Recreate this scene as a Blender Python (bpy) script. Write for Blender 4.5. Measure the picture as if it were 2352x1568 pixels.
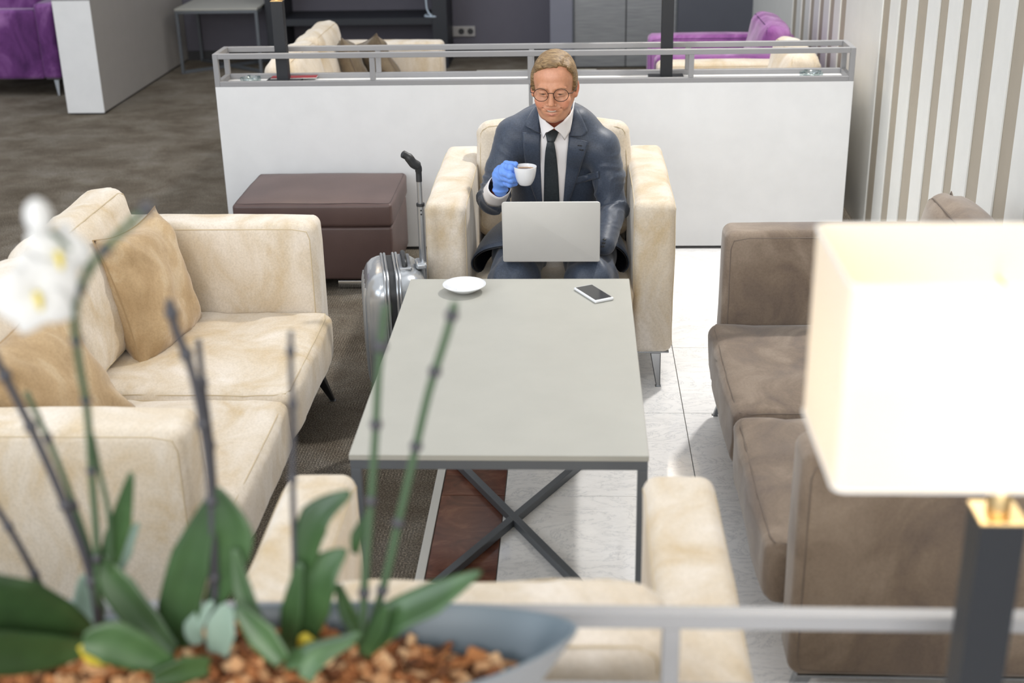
import bpy, bmesh, math, random
import numpy as np
from mathutils import Vector, Matrix, noise
from mathutils.bvhtree import BVHTree
random.seed(7); rng = np.random.default_rng(7)
for o in list(bpy.data.objects): bpy.data.objects.remove(o)
SC = bpy.context.scene; COL = SC.collection
pi = math.pi
# ------------------------------------------------------------------ camera
PITCH, YAW, ROLL, CH, FPX = .3891, -.054, -.0199, 1.8124, 2967.83
_cp, _sp = math.cos(PITCH), math.sin(PITCH)
FW = Vector((math.sin(YAW)*_cp, math.cos(YAW)*_cp, -_sp))
_rt = Vector((math.cos(YAW), -math.sin(YAW), 0)); _up = _rt.cross(FW)
RT = _rt*math.cos(ROLL)+_up*math.sin(ROLL); UP = -_rt*math.sin(ROLL)+_up*math.cos(ROLL)
CP = Vector((0, 0, CH))
cam = bpy.data.cameras.new('camera'); camo = bpy.data.objects.new('camera', cam); COL.objects.link(camo)
M = Matrix((RT, UP, -FW)).transposed().to_4x4(); M.translation = CP; camo.matrix_world = M
cam.sensor_width = 36; cam.sensor_fit = 'HORIZONTAL'; cam.lens = FPX/2352*36; cam.clip_start = .05
cam.dof.use_dof = True; cam.dof.focus_distance = 4.25; cam.dof.aperture_fstop = 2.8; cam.dof.aperture_blades = 9
SC.camera = camo
def ray(px, py): return FW+RT*((px-1176)/FPX)-UP*((py-784)/FPX)
def at(px, py, Y):                       # where the line of sight through a pixel meets the plane y = Y
    d = ray(px, py); return CP+d*(Y/d.y)
def atz(px, py, z):
    d = ray(px, py); return CP+d*((z-CH)/d.z)
# ------------------------------------------------------------------ light
world = bpy.data.worlds.new('world'); SC.world = world; world.use_nodes = True
bg = world.node_tree.nodes['Background']; bg.inputs[0].default_value = (.93, .96, 1, 1); bg.inputs[1].default_value = .8
def area(name, loc, target, sx, sy, power, col):
    l = bpy.data.lights.new(name, 'AREA'); l.shape = 'RECTANGLE'; l.size = sx; l.size_y = sy; l.energy = power; l.color = col
    o = bpy.data.objects.new(name, l); COL.objects.link(o); o.location = loc
    o.rotation_euler = (Vector(target)-Vector(loc)).to_track_quat('-Z', 'Y').to_euler(); return o
area('ceiling_panel_light', (-.5, 3.2, 4.2), (-.5, 3.2, 0), 4, 3, 7, (1, .98, .95))
area('ceiling_panel_light', (-2.5, 8.5, 4.2), (-2.5, 8.5, 0), 5, 4, 20, (.93, .97, 1))
area('fill_light', (-4.6, -1.6, 3.0), (-.8, 3.0, .4), 3, 2.2, 95, (.82, .91, 1))  # unseen cool fill, added front left to brighten the near sofa arm
area('fill_light', (.4, -3.2, 2.4), (.2, 4.5, .5), 5.5, 2.4, 200, (1, .97, .93))  # large unseen fill added behind the camera to lift faces turned towards it
area('downlight', (1.15, 5.3, 3.5), (.3, 3.3, 0), .16, .16, 72, (1, .97, .93))
area('downlight', (-1.9, 1.3, 3.6), (-.7, 4.2, .3), .2, .2, 14, (1, .96, .9))
area('downlight', (1.1, 7.3, 3.2), (1.0, 6.4, 0), .3, .3, 14, (1, .93, .84))
SC.view_settings.view_transform = 'Standard'; SC.view_settings.look = 'None'
SC.view_settings.gamma = 1; SC.view_settings.use_curve_mapping = False
SC.view_settings.exposure = .25

# ------------------------------------------------------------------ materials
def lin(c):
    if isinstance(c, str): c = tuple(int(c[i:i+2], 16)/255 for i in (0, 2, 4))
    return tuple(x/12.92 if x <= .04045 else ((x+.055)/1.055)**2.4 for x in c)+(1,)
class NT:
    def __init__(s, name, rough=.5, metal=0, spec=.5, sheen=0, coat=0):
        s.m = bpy.data.materials.new(name); s.m.use_nodes = True; s.t = s.m.node_tree; s.n = s.t.nodes; s.b = s.n['Principled BSDF']
        s.set('Roughness', rough); s.set('Metallic', metal); s.set('Specular IOR Level', spec); s.set('Sheen Weight', sheen); s.set('Coat Weight', coat)
    def set(s, k, v): s.b.inputs[k].default_value = v
    def node(s, t, **k):
        n = s.n.new(t)
        for a, v in k.items():
            if isinstance(v, bpy.types.NodeSocket): s.t.links.new(v, n.inputs[a.replace('_', ' ')])
            elif a in n.inputs or a.replace('_', ' ') in n.inputs: n.inputs[a.replace('_', ' ')].default_value = v
            else: setattr(n, a, v)
        return n
    def link(s, a, k): s.t.links.new(a, s.b.inputs[k])
    def coord(s, scale=(1, 1, 1), rot=(0, 0, 0), kind='Object'):
        tc = s.node('ShaderNodeTexCoord'); mp = s.node('ShaderNodeMapping', Scale=scale, Rotation=rot)
        s.t.links.new(tc.outputs[kind], mp.inputs[0]); return mp.outputs[0]
    def noise(s, scale, detail=4, rough=.55, vec=None, dist=0):
        n = s.node('ShaderNodeTexNoise', Scale=scale, Detail=detail, Roughness=rough, Distortion=dist)
        s.t.links.new(vec if vec else s.coord(), n.inputs['Vector']); return n.outputs['Fac']
    def ramp(s, fac, stops):
        r = s.node('ShaderNodeValToRGB'); s.t.links.new(fac, r.inputs[0]); e = r.color_ramp.elements
        while len(e) < len(stops): e.new(.5)
        for i, (p, c) in enumerate(stops): e[i].position = p; e[i].color = lin(c)
        return r.outputs[0]
    def mix(s, fac, a, b, mode='MIX'):
        n = s.node('ShaderNodeMix', data_type='RGBA', blend_type=mode)
        for v, i in ((fac, 0), (a, 6), (b, 7)):
            if isinstance(v, bpy.types.NodeSocket): s.t.links.new(v, n.inputs[i])
            else: n.inputs[i].default_value = v
        return n.outputs[2]
    def bump(s, h, strength=.3, dist=.002):
        n = s.node('ShaderNodeBump', Strength=strength, Distance=dist); s.t.links.new(h, n.inputs['Height']); s.link(n.outputs[0], 'Normal')
def plain(name, c, rough=.5, metal=0, spec=.5, bump=None, **k):
    t = NT(name, rough, metal, spec, **k); v = t.noise(9, 3)
    a = np.array(lin(c)[:3]); t.link(t.mix(v, tuple(a*.94)+(1,), tuple(np.minimum(a*1.06, 1))+(1,)), 'Base Color')
    if bump: t.bump(t.noise(bump[0], 3), bump[1], bump[2])
    return t.m
def suede(name, dark, mid, light, sc=5):
    t = NT(name, .85, spec=.2, sheen=.35); t.set('Sheen Roughness', .4)
    big = t.noise(sc, 5, .6, t.coord((1, 1, .7)), .8); fine = t.noise(160, 3, .7)
    c = t.ramp(big, [(.3, dark), (.5, mid), (.7, light)])
    c = t.mix(.5, c, t.ramp(fine, [(.3, 'dcdad6'), (.6, 'ffffff')]), 'MULTIPLY'); t.link(c, 'Base Color')
    t.bump(t.noise(240, 2), .25, .0015); return t.m
M_ = {}
M_['cream'] = suede('cream_suede', 'c5b08e', 'd5c9b7', 'e3dbd1')
M_['tanseam'] = plain('tan_seam', 'a58c69', .8)
M_['creamseam'] = plain('cream_seam', 'c2b295', .8)
M_['tanpillow'] = suede('tan_suede', 'a68c69', 'b89f7c', 'c9b699', 9)
M_['taupe'] = suede('taupe_suede', '6c5f56', '7e6f61', '948576', 6)
M_['taupeseam'] = plain('taupe_seam', '6f6359', .8)
M_['purple'] = suede('purple_velvet', '43224f', '6b3c78', '9d6da8', 4)
M_['mauve'] = suede('mauve_velvet', '6a3873', '905795', 'b98abf', 4)
M_['purpleseam'] = plain('purple_seam', '4a2858', .8)
M_['brownpillow'] = suede('brown_suede', '5c5042', '766a59', '8b7d6a', 9)
def leather():
    t = NT('brown_leather', .42, spec=.45); t.link(t.ramp(t.noise(3, 3), [(.3, '4c3b39'), (.7, '5f4c48')]), 'Base Color')
    v = t.node('ShaderNodeTexVoronoi', Scale=260); t.t.links.new(t.coord(), v.inputs['Vector']); t.bump(v.outputs['Distance'], .25, .001); return t.m
M_['leather'] = leather()
M_['leatherseam'] = plain('leather_stitch', '2f2627', .6)
M_['white'] = plain('white_laminate', 'dedfe0', .45, spec=.35)
M_['greyside'] = plain('grey_side_panel', 'a39f9b', .5, spec=.35)  # even grey for the long sides of one partition, its end stays white
M_['rail'] = plain('grey_painted_steel', '8f8f91', .5, 0)
M_['darksteel'] = plain('dark_grey_steel', '64696f', .4, .3)
M_['kick'] = plain('dark_plinth', '38383a', .6)
M_['black'] = plain('black_lacquer', '1a1d23', .5)
M_['blackmat'] = plain('black_shelf_laminate', '22252c', .5)
M_['tabletop'] = plain('pale_grey_tabletop', 'a9a8a0', .42, spec=.4)
M_['chrome'] = plain('polished_chrome', 'c9ccd0', .12, 1)
M_['legsteel'] = plain('satin_steel', '8b8e92', .25, 1)
M_['legdark'] = plain('dark_satin_steel', '4a4c50', .3, .8)
M_['brass'] = plain('brushed_brass', 'd8bd8c', .3, 1)
M_['backwall'] = plain('slate_purple_wall_paint', '62606b', .7, bump=(80, .1, .002))
M_['pilaster'] = plain('grey_blue_panel', '7d7f8c', .55)
M_['darkpanel'] = plain('dark_slate_panel', '52555f', .5)
M_['slat'] = plain('white_slat_paint', 'e2e3e0', .5)
M_['recess'] = plain('taupe_recess_paint', 'a89f90', .6)
M_['trim'] = plain('pale_floor_trim', 'd3d3ce', .35)
def brushed():
    t = NT('brushed_stainless_steel', .4, .45); v = t.coord((1, 1, 40)); t.link(t.ramp(t.noise(6, 3, vec=v), [(.3, '86898d'), (.7, 'a5a8ab')]), 'Base Color')
    t.bump(t.noise(40, 2, vec=v), .08, .001); return t.m
M_['steel'] = brushed()
def marble():
    t = NT('white_marble', .1, spec=.55); oi = t.node('ShaderNodeObjectInfo')
    add = t.node('ShaderNodeVectorMath', operation='ADD'); t.t.links.new(t.coord(), add.inputs[0])
    sc = t.node('ShaderNodeVectorMath', operation='SCALE'); t.t.links.new(oi.outputs['Location'], sc.inputs[0]); sc.inputs['Scale'].default_value = 7.3
    t.t.links.new(sc.outputs[0], add.inputs[1]); mp = t.node('ShaderNodeMapping', Scale=(1, 2.2, 1), Rotation=(0, 0, .5)); t.t.links.new(add.outputs[0], mp.inputs[0])
    n = t.noise(5, 9, .68, mp.outputs[0], 1.6); n2 = t.noise(26, 6, .7, mp.outputs[0], 1)
    c = t.ramp(n, [(.40, 'f9f8f7'), (.485, 'f6f5f4'), (.5, 'd6d7d9'), (.515, 'f6f5f4'), (.7, 'fbfaf9')])
    c = t.mix(.35, c, t.ramp(n2, [(.44, 'ffffff'), (.6, 'f4f4f4'), (.68, 'c9cacc')]), 'MULTIPLY'); t.link(c, 'Base Color'); return t.m
M_['marble'] = marble()
def brownstone():
    t = NT('rust_brown_stone', .22, spec=.5); c = t.ramp(t.noise(7, 7, .65, t.coord((1, 1.6, 1)), 1), [(.3, '4a2a1f'), (.52, '6a3f2f'), (.72, '8b5e48')])
    t.link(c, 'Base Color'); return t.m
M_['brownstone'] = brownstone()
M_['grout'] = plain('grey_grout', '8f8b86', .8)
def carpet():
    t = NT('loop_pile_carpet', .95, spec=.1)
    big = t.noise(2.2, 6, .66, t.coord((1.5, 1.5, 1)), .3)
    c = t.ramp(big, [(.3, '82786b'), (.45, '978d80'), (.55, 'a59d91'), (.7, 'b5b0a8')])
    ribs = t.node('ShaderNodeTexWave', Scale=34, Distortion=1.5, Detail=2); t.t.links.new(t.coord((1, .25, 1), (0, 0, .12)), ribs.inputs['Vector'])
    w = ribs.outputs['Fac']; patch = t.ramp(t.noise(2.1, 2, .5, t.coord((1, 2, 1))), [(.42, '000000'), (.52, 'ffffff')])
    fine = t.noise(210, 3, .8)
    c = t.mix(.8, c, t.ramp(fine, [(.32, '2c2a28'), (.5, '8a8783'), (.68, 'fffdf6')]), 'OVERLAY')
    rc = t.ramp(w, [(.2, '6a6a6a'), (.8, 'a4a4a4')]); rc2 = t.mix(patch, rc, lin('808080')); c = t.mix(.6, c, rc2, 'OVERLAY')
    t.link(c, 'Base Color'); t.bump(fine, .8, .006); return t.m
M_['carpet'] = carpet()
def shell():
    t = NT('silver_ribbed_shell', .22, .5, coat=.5); t.link(t.ramp(t.noise(4, 2), [(.3, 'a2a7ac'), (.7, 'b9bdc1')]), 'Base Color')
    w = t.node('ShaderNodeTexWave', Scale=240, Distortion=0, bands_direction='DIAGONAL'); t.t.links.new(t.coord(), w.inputs['Vector']); t.bump(w.outputs['Fac'], .06, .001); return t.m
M_['shell'] = shell()
M_['rubber'] = plain('black_rubber', '26282b', .45)
M_['alu'] = plain('anodised_aluminium', 'cbcac6', .5, .3)
M_['polealu'] = plain('telescopic_aluminium', 'a3a6aa', .3, .75)
M_['keys'] = plain('dark_keys', '1b1b1d', .5)
M_['screen'] = plain('dark_glass_screen', '38383a', .12)
M_['porcelain'] = plain('white_porcelain', 'dfe1e4', .12, spec=.6)
M_['crema'] = plain('golden_crema', 'b98a52', .3); M_['coffee'] = plain('black_coffee', '5a3417', .15)
M_['glove'] = plain('blue_nitrile_glove', '6f9df0', .42, spec=.4, bump=(90, .35, .002))
def cloth(name, a, b, rough=.5, spec=.4, sc=900, sheen=.2):
    t = NT(name, rough, spec=spec, sheen=sheen); w1 = t.noise(sc, 2, .6, t.coord((1, .12, .12))); w2 = t.noise(sc, 2, .6, t.coord((.12, .12, 1)))
    m = t.node('ShaderNodeMath', operation='ADD'); t.t.links.new(w1, m.inputs[0]); t.t.links.new(w2, m.inputs[1])
    h = t.node('ShaderNodeMath', operation='MULTIPLY'); t.t.links.new(m.outputs[0], h.inputs[0]); h.inputs[1].default_value = .5
    t.link(t.ramp(h.outputs[0], [(.38, a), (.62, b)]), 'Base Color'); t.bump(h.outputs[0], .2, .001); return t.m
M_['suit'] = cloth('blue_grey_suiting', '2a3342', '3f4a5c', .5, .5)
M_['lining'] = plain('dark_lining', '15161c', .35)
M_['shirt'] = plain('white_cotton', 'e9e6e6', .7)
M_['tie'] = cloth('charcoal_tie_silk', '1f262b', '2f383d', .45, .45, 600)
def vcol(name, rough, spec, sub=0, bump=None):
    t = NT(name, rough, spec=spec); a = t.node('ShaderNodeVertexColor', layer_name='Col'); 
    t.link(t.mix(.6, a.outputs[0], t.ramp(t.noise(120, 4, .7), [(.3, 'e6dcd6'), (.7, 'ffffff')]), 'MULTIPLY'), 'Base Color')
    if sub: t.set('Subsurface Weight', sub); t.set('Subsurface Radius', (.012, .004, .002)); t.set('Subsurface Scale', .5)
    if bump: t.bump(t.noise(bump[0], 4), bump[1], bump[2])
    return t.m
M_['skin'] = vcol('skin', .42, .45, .12, (300, .15, .001))
def hairm():
    t = NT('light_brown_hair', .5, spec=.35); v = t.coord((.16, 1, 1), (0, .25, .2)); n = t.noise(200, 4, .65, v, .4)
    t.link(t.ramp(n, [(.3, '4d3b27'), (.48, '7c6344'), (.7, 'a68d66')]), 'Base Color'); t.bump(n, .6, .003); return t.m
M_['hair'] = hairm()
M_['eye'] = plain('eye_white', 'd8d2cc', .2); M_['iris'] = plain('iris_grey', '3a3a3c', .2); M_['teeth'] = plain('tooth_enamel', 'cfc5b8', .3)
M_['wire'] = plain('dark_wire_frame', '2a2320', .3, .6)
def glassm(name, tint, rough=.02, amt=.12):
    m = bpy.data.materials.new(name); m.use_nodes = True; t = m.node_tree; t.nodes.clear()
    o = t.nodes.new('ShaderNodeOutputMaterial'); mx = t.nodes.new('ShaderNodeMixShader'); tr = t.nodes.new('ShaderNodeBsdfTransparent'); gl = t.nodes.new('ShaderNodeBsdfGlossy')
    tr.inputs[0].default_value = lin(tint); gl.inputs['Roughness'].default_value = rough; mx.inputs[0].default_value = amt
    nz = t.nodes.new('ShaderNodeTexNoise'); nz.inputs['Scale'].default_value = 3
    t.links.new(tr.outputs[0], mx.inputs[1]); t.links.new(gl.outputs[0], mx.inputs[2]); t.links.new(mx.outputs[0], o.inputs[0]); return m
M_['lens'] = glassm('spectacle_lens', 'fdfefe', .02, .025); M_['glass'] = glassm('clear_glass', 'e4ecec', .03, .25)
def shade():
    m = bpy.data.materials.new('white_fabric_shade'); m.use_nodes = True; t = m.node_tree; t.nodes.clear()
    o = t.nodes.new('ShaderNodeOutputMaterial'); mx = t.nodes.new('ShaderNodeMixShader'); tr = t.nodes.new('ShaderNodeBsdfTranslucent'); d = t.nodes.new('ShaderNodeBsdfDiffuse')
    n = t.nodes.new('ShaderNodeTexNoise'); n.inputs['Scale'].default_value = 400; r = t.nodes.new('ShaderNodeValToRGB'); t.links.new(n.outputs[0], r.inputs[0])
    r.color_ramp.elements[0].color = lin('efe8dc'); r.color_ramp.elements[1].color = lin('f7f2e9')
    t.links.new(r.outputs[0], tr.inputs[0]); t.links.new(r.outputs[0], d.inputs[0]); mx.inputs[0].default_value = .5
    t.links.new(tr.outputs[0], mx.inputs[1]); t.links.new(d.outputs[0], mx.inputs[2]); t.links.new(mx.outputs[0], o.inputs[0]); return m
M_['shade'] = shade()
def leafm():
    t = NT('orchid_leaf_green', .38, spec=.5); c = t.ramp(t.noise(8, 3, .5, t.coord()), [(.3, '24381f'), (.55, '35502c'), (.75, '527044')]); t.link(c, 'Base Color'); return t.m
M_['leaf'] = leafm()
M_['leafyellow'] = plain('yellowing_leaf_edge', 'b7a52c', .5)
M_['leafpale'] = plain('pale_leaf_underside', '7d9283', .45)
M_['stem'] = plain('green_stem', '40563c', .5); M_['darkstem'] = plain('dark_stem', '3e3d42', .5)
M_['petal'] = plain('white_petal', 'c8c8c6', .6, sheen=.2); M_['petalyellow'] = plain('yellow_flower_centre', 'd2bf4e', .5)
def barkm():
    t = NT('orange_bark', .85, spec=.2); a = t.node('ShaderNodeVertexColor', layer_name='Col'); t.link(t.mix(.5, a.outputs[0], t.ramp(t.noise(60, 4), [(.3, 'a08878'), (.7, 'ffffff')]), 'MULTIPLY'), 'Base Color'); return t.m
M_['bark'] = barkm()
M_['bowl'] = plain('slate_blue_glaze', '5f6c75', .35, spec=.5)
M_['bowlout'] = plain('grey_bowl', '85878a', .5)
M_['red'] = plain('red_card', '8f2a30', .4); M_['page'] = plain('white_page', 'e4e2de', .6)
M_['socket'] = plain('silver_plastic', 'b9b7b6', .35, .4); M_['cablem'] = plain('pale_cable', 'b9c8d6', .4)
M_['sockface'] = plain('dark_socket_hole', '3a3a3c', .5)

# ------------------------------------------------------------------ object helpers
def tag(o, label=None, cat=None, group=None, kind=None):
    if label: o['label'] = label
    if cat: o['category'] = cat
    if group: o['group'] = group
    if kind: o['kind'] = kind
    return o
def empty(name, loc, rz=0, label=None, cat=None, group=None):
    o = bpy.data.objects.new(name, None); COL.objects.link(o); o.location = loc; o.rotation_euler = (0, 0, rz); o.empty_display_size = .05
    return tag(o, label, cat, group)
def link(name, me, mat, parent=None, smooth=True):
    if mat: me.materials.append(M_[mat] if isinstance(mat, str) else mat)
    if smooth:
        me.polygons.foreach_set('use_smooth', [True]*len(me.polygons))
        if smooth == 'auto':
            try: me.set_sharp_from_angle(angle=math.radians(38))
            except Exception: pass
    o = bpy.data.objects.new(name, me); COL.objects.link(o)
    if parent is not None: o.parent = parent
    return o
class MB:
    def __init__(s): s.v = []; s.f = []
    def add(s, vs, fs):
        n = len(s.v); s.v += [tuple(p) for p in vs]; s.f += [tuple(i+n for i in f) for f in fs]; return s
    def box(s, lo, hi, mat=None):
        x0, y0, z0 = lo; x1, y1, z1 = hi
        vs = [Vector(p) for p in ((x0, y0, z0), (x1, y0, z0), (x1, y1, z0), (x0, y1, z0), (x0, y0, z1), (x1, y0, z1), (x1, y1, z1), (x0, y1, z1))]
        if mat: vs = [mat@p for p in vs]
        return s.add(vs, [(0, 3, 2, 1), (4, 5, 6, 7), (0, 1, 5, 4), (1, 2, 6, 5), (2, 3, 7, 6), (3, 0, 4, 7)])
    def bar(s, a, b, w, h=None, upv=(0, 0, 1)):
        a = Vector(a); b = Vector(b); h = h or w; d = (b-a); L = d.length; d.normalize(); u = Vector(upv)
        if abs(d.dot(u)) > .95: u = Vector((0, 1, 0))
        r = d.cross(u).normalized(); u = r.cross(d)
        m = Matrix((r, d, u)).transposed().to_4x4(); m.translation = a
        return s.box((-w/2, 0, -h/2), (w/2, L, h/2), m)
    def tube(s, pts, r, n=8, cap=True, closed=False):
        P = [Vector(p) for p in pts]; R = r if isinstance(r, (list, tuple)) else [r]*len(P); rings = []; N = len(P); prev = None
        for i, p in enumerate(P):
            t = (P[(i+1) % N]-P[i-1]) if closed else (P[min(i+1, N-1)]-P[max(i-1, 0)])
            t.normalize()
            if prev is None:
                u = Vector((0, 0, 1)) if abs(t.z) < .9 else Vector((1, 0, 0)); u = (u-t*u.dot(t)).normalized()
            else: u = (prev-t*prev.dot(t)).normalized()
            prev = u; w = t.cross(u)
            rings.append([p+(u*math.cos(a)+w*math.sin(a))*R[i] for a in [2*pi*k/n for k in range(n)]])
        vs = [q for rg in rings for q in rg]; fs = []
        for i in range(N if closed else N-1):
            j = (i+1) % N
            for k in range(n): fs.append((i*n+k, i*n+(k+1) % n, j*n+(k+1) % n, j*n+k))
        if cap and not closed: fs.append(tuple(range(n-1, -1, -1))); fs.append(tuple((N-1)*n+k for k in range(n)))
        return s.add(vs, fs)
    def lathe(s, prof, n=32, c=(0, 0, 0)):
        vs = []; fs = []; m = len(prof)
        for k in range(n):
            a = 2*pi*k/n
            for (r, z) in prof: vs.append((c[0]+r*math.cos(a), c[1]+r*math.sin(a), c[2]+z))
        for k in range(n):
            k2 = (k+1) % n
            for i in range(m-1): fs.append((k*m+i, k2*m+i, k2*m+i+1, k*m+i+1))
        return s.add(vs, fs)
    def grid(s, G):
        m, n = len(G), len(G[0]); return s.add([p for row in G for p in row], [(i*n+j, i*n+j+1, (i+1)*n+j+1, (i+1)*n+j) for i in range(m-1) for j in range(n-1)])
    def mesh(s, name, merge=0, bevel=0, seg=2):
        me = bpy.data.meshes.new(name); me.from_pydata(s.v, [], s.f); bm = bmesh.new(); bm.from_mesh(me)
        if merge or bevel: bmesh.ops.remove_doubles(bm, verts=bm.verts, dist=merge or 1e-5)
        if bevel: bmesh.ops.bevel(bm, geom=[e for e in bm.edges if len(e.link_faces) == 2 and e.calc_face_angle(0) > .5], offset=bevel, segments=seg, affect='EDGES', profile=.5)
        bmesh.ops.recalc_face_normals(bm, faces=bm.faces); bm.to_mesh(me); bm.free(); return me
    def build(s, name, mat, parent=None, smooth='auto', merge=0, bevel=0, seg=2, loc=None):
        o = link(name, s.mesh(name, merge, bevel, seg), mat, parent, smooth)
        if loc: o.location = loc
        return o
def catmull(P, n=6):
    P = [Vector(p) for p in P]; out = []
    for i in range(len(P)-1):
        a, b, c, d = P[max(i-1, 0)], P[i], P[i+1], P[min(i+2, len(P)-1)]
        for k in range(n):
            t = k/n; out.append(.5*((2*b)+(c-a)*t+(2*a-5*b+4*c-d)*t*t+(3*b-a-3*c+d)*t**3))
    out.append(P[-1]); return out
def lerpl(xs, ys, t): return float(np.interp(t, xs, ys))
def solid(mesh_obj, th, off=-1):
    m = mesh_obj.modifiers.new('thickness', 'SOLIDIFY'); m.thickness = th; m.offset = off; return mesh_obj
# soft box: rounded, puffed, wrinkled upholstery volumes. half sizes h, corner radius r
def softfn(h, r, puff=(0, 0, 0), amp=0, freq=6, seed=0, lean=0):
    h = Vector(h); sd = Vector((seed*3.1, seed*1.7, seed*5.3))
    def f(p):
        p = Vector(p); inner = Vector([max(-(h[i]-r), min(h[i]-r, p[i])) for i in range(3)]); d = p-inner
        if d.length > 1e-9: p = inner+d.normalized()*r
        q = [p[i]/h[i] for i in range(3)]; o = p.copy()
        for i in range(3):
            j, k = (i+1) % 3, (i+2) % 3; o[i] += q[i]*puff[i]*max(0, 1-q[j]**4)*max(0, 1-q[k]**4)
        if amp:
            n1 = noise.noise((p+sd)*freq); n2 = abs(noise.noise((p*1.0+sd)*freq*2.3+Vector((9, 2, 4))))
            dr = d.normalized() if d.length > 1e-9 else Vector((0, 0, 1)); o += dr*(n1*amp-(max(0, .12-n2))*amp*4)
        if lean: o.y += (p.z+h.z)*lean
        return o
    return f
def _coords(h, r, n):
    rr = min(r, h*.98); e = [h-rr*(1-math.tan(pi/4*k/3)) for k in range(4)]; L = h-rr; m = max(2, int(2*L/n)+1)
    return [-x for x in e[::-1]]+[(-L+2*L*i/m) for i in range(1, m)]+e
def softbox(mb, c, h, r, res=.05, fn=None, rot=None, **k):
    fn = fn or softfn(h, r, **k); c = Vector(c); cs = [_coords(h[i], r, res) for i in range(3)]
    for ax in range(3):
        u, v = (ax+1) % 3, (ax+2) % 3
        for sg in (-1, 1):
            G = []
            for a in cs[u]:
                row = []
                for b in cs[v]:
                    p = [0, 0, 0]; p[ax] = sg*h[ax]; p[u] = a; p[v] = b; q = fn(p); row.append(c+(rot@q if rot else q))
                G.append(row)
            mb.grid(G)
    return fn
def seamloop(c, h, r, fn, ax, sg, rad=.003, rot=None, inset=.0, span=None):
    # piping along the edge of face (ax, sg) of a soft box
    u, v = (ax+1) % 3, (ax+2) % 3; U = h[u]-r*.3-inset; V = h[v]-r*.3-inset; pts = []; n = 14
    path = [(-U+2*U*i/n, -V) for i in range(n)]+[(U, -V+2*V*i/n) for i in range(n)]+[(U-2*U*i/n, V) for i in range(n)]+[(-U, V-2*V*i/n) for i in range(n)]
    rc = r*1.1
    for a, b in path:
        # round the loop's corners
        ia = max(-(U-rc), min(U-rc, a)); ib = max(-(V-rc), min(V-rc, b)); da, db = a-ia, b-ib; L = math.hypot(da, db)
        if L > rc: a, b = ia+da/L*rc, ib+db/L*rc
        p = [0, 0, 0]; p[ax] = sg*h[ax]; p[u] = a; p[v] = b; q = fn(p); pts.append(Vector(c)+(rot@q if rot else q))
    mb = MB(); mb.tube(pts, rad, 6, closed=True); return mb
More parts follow.
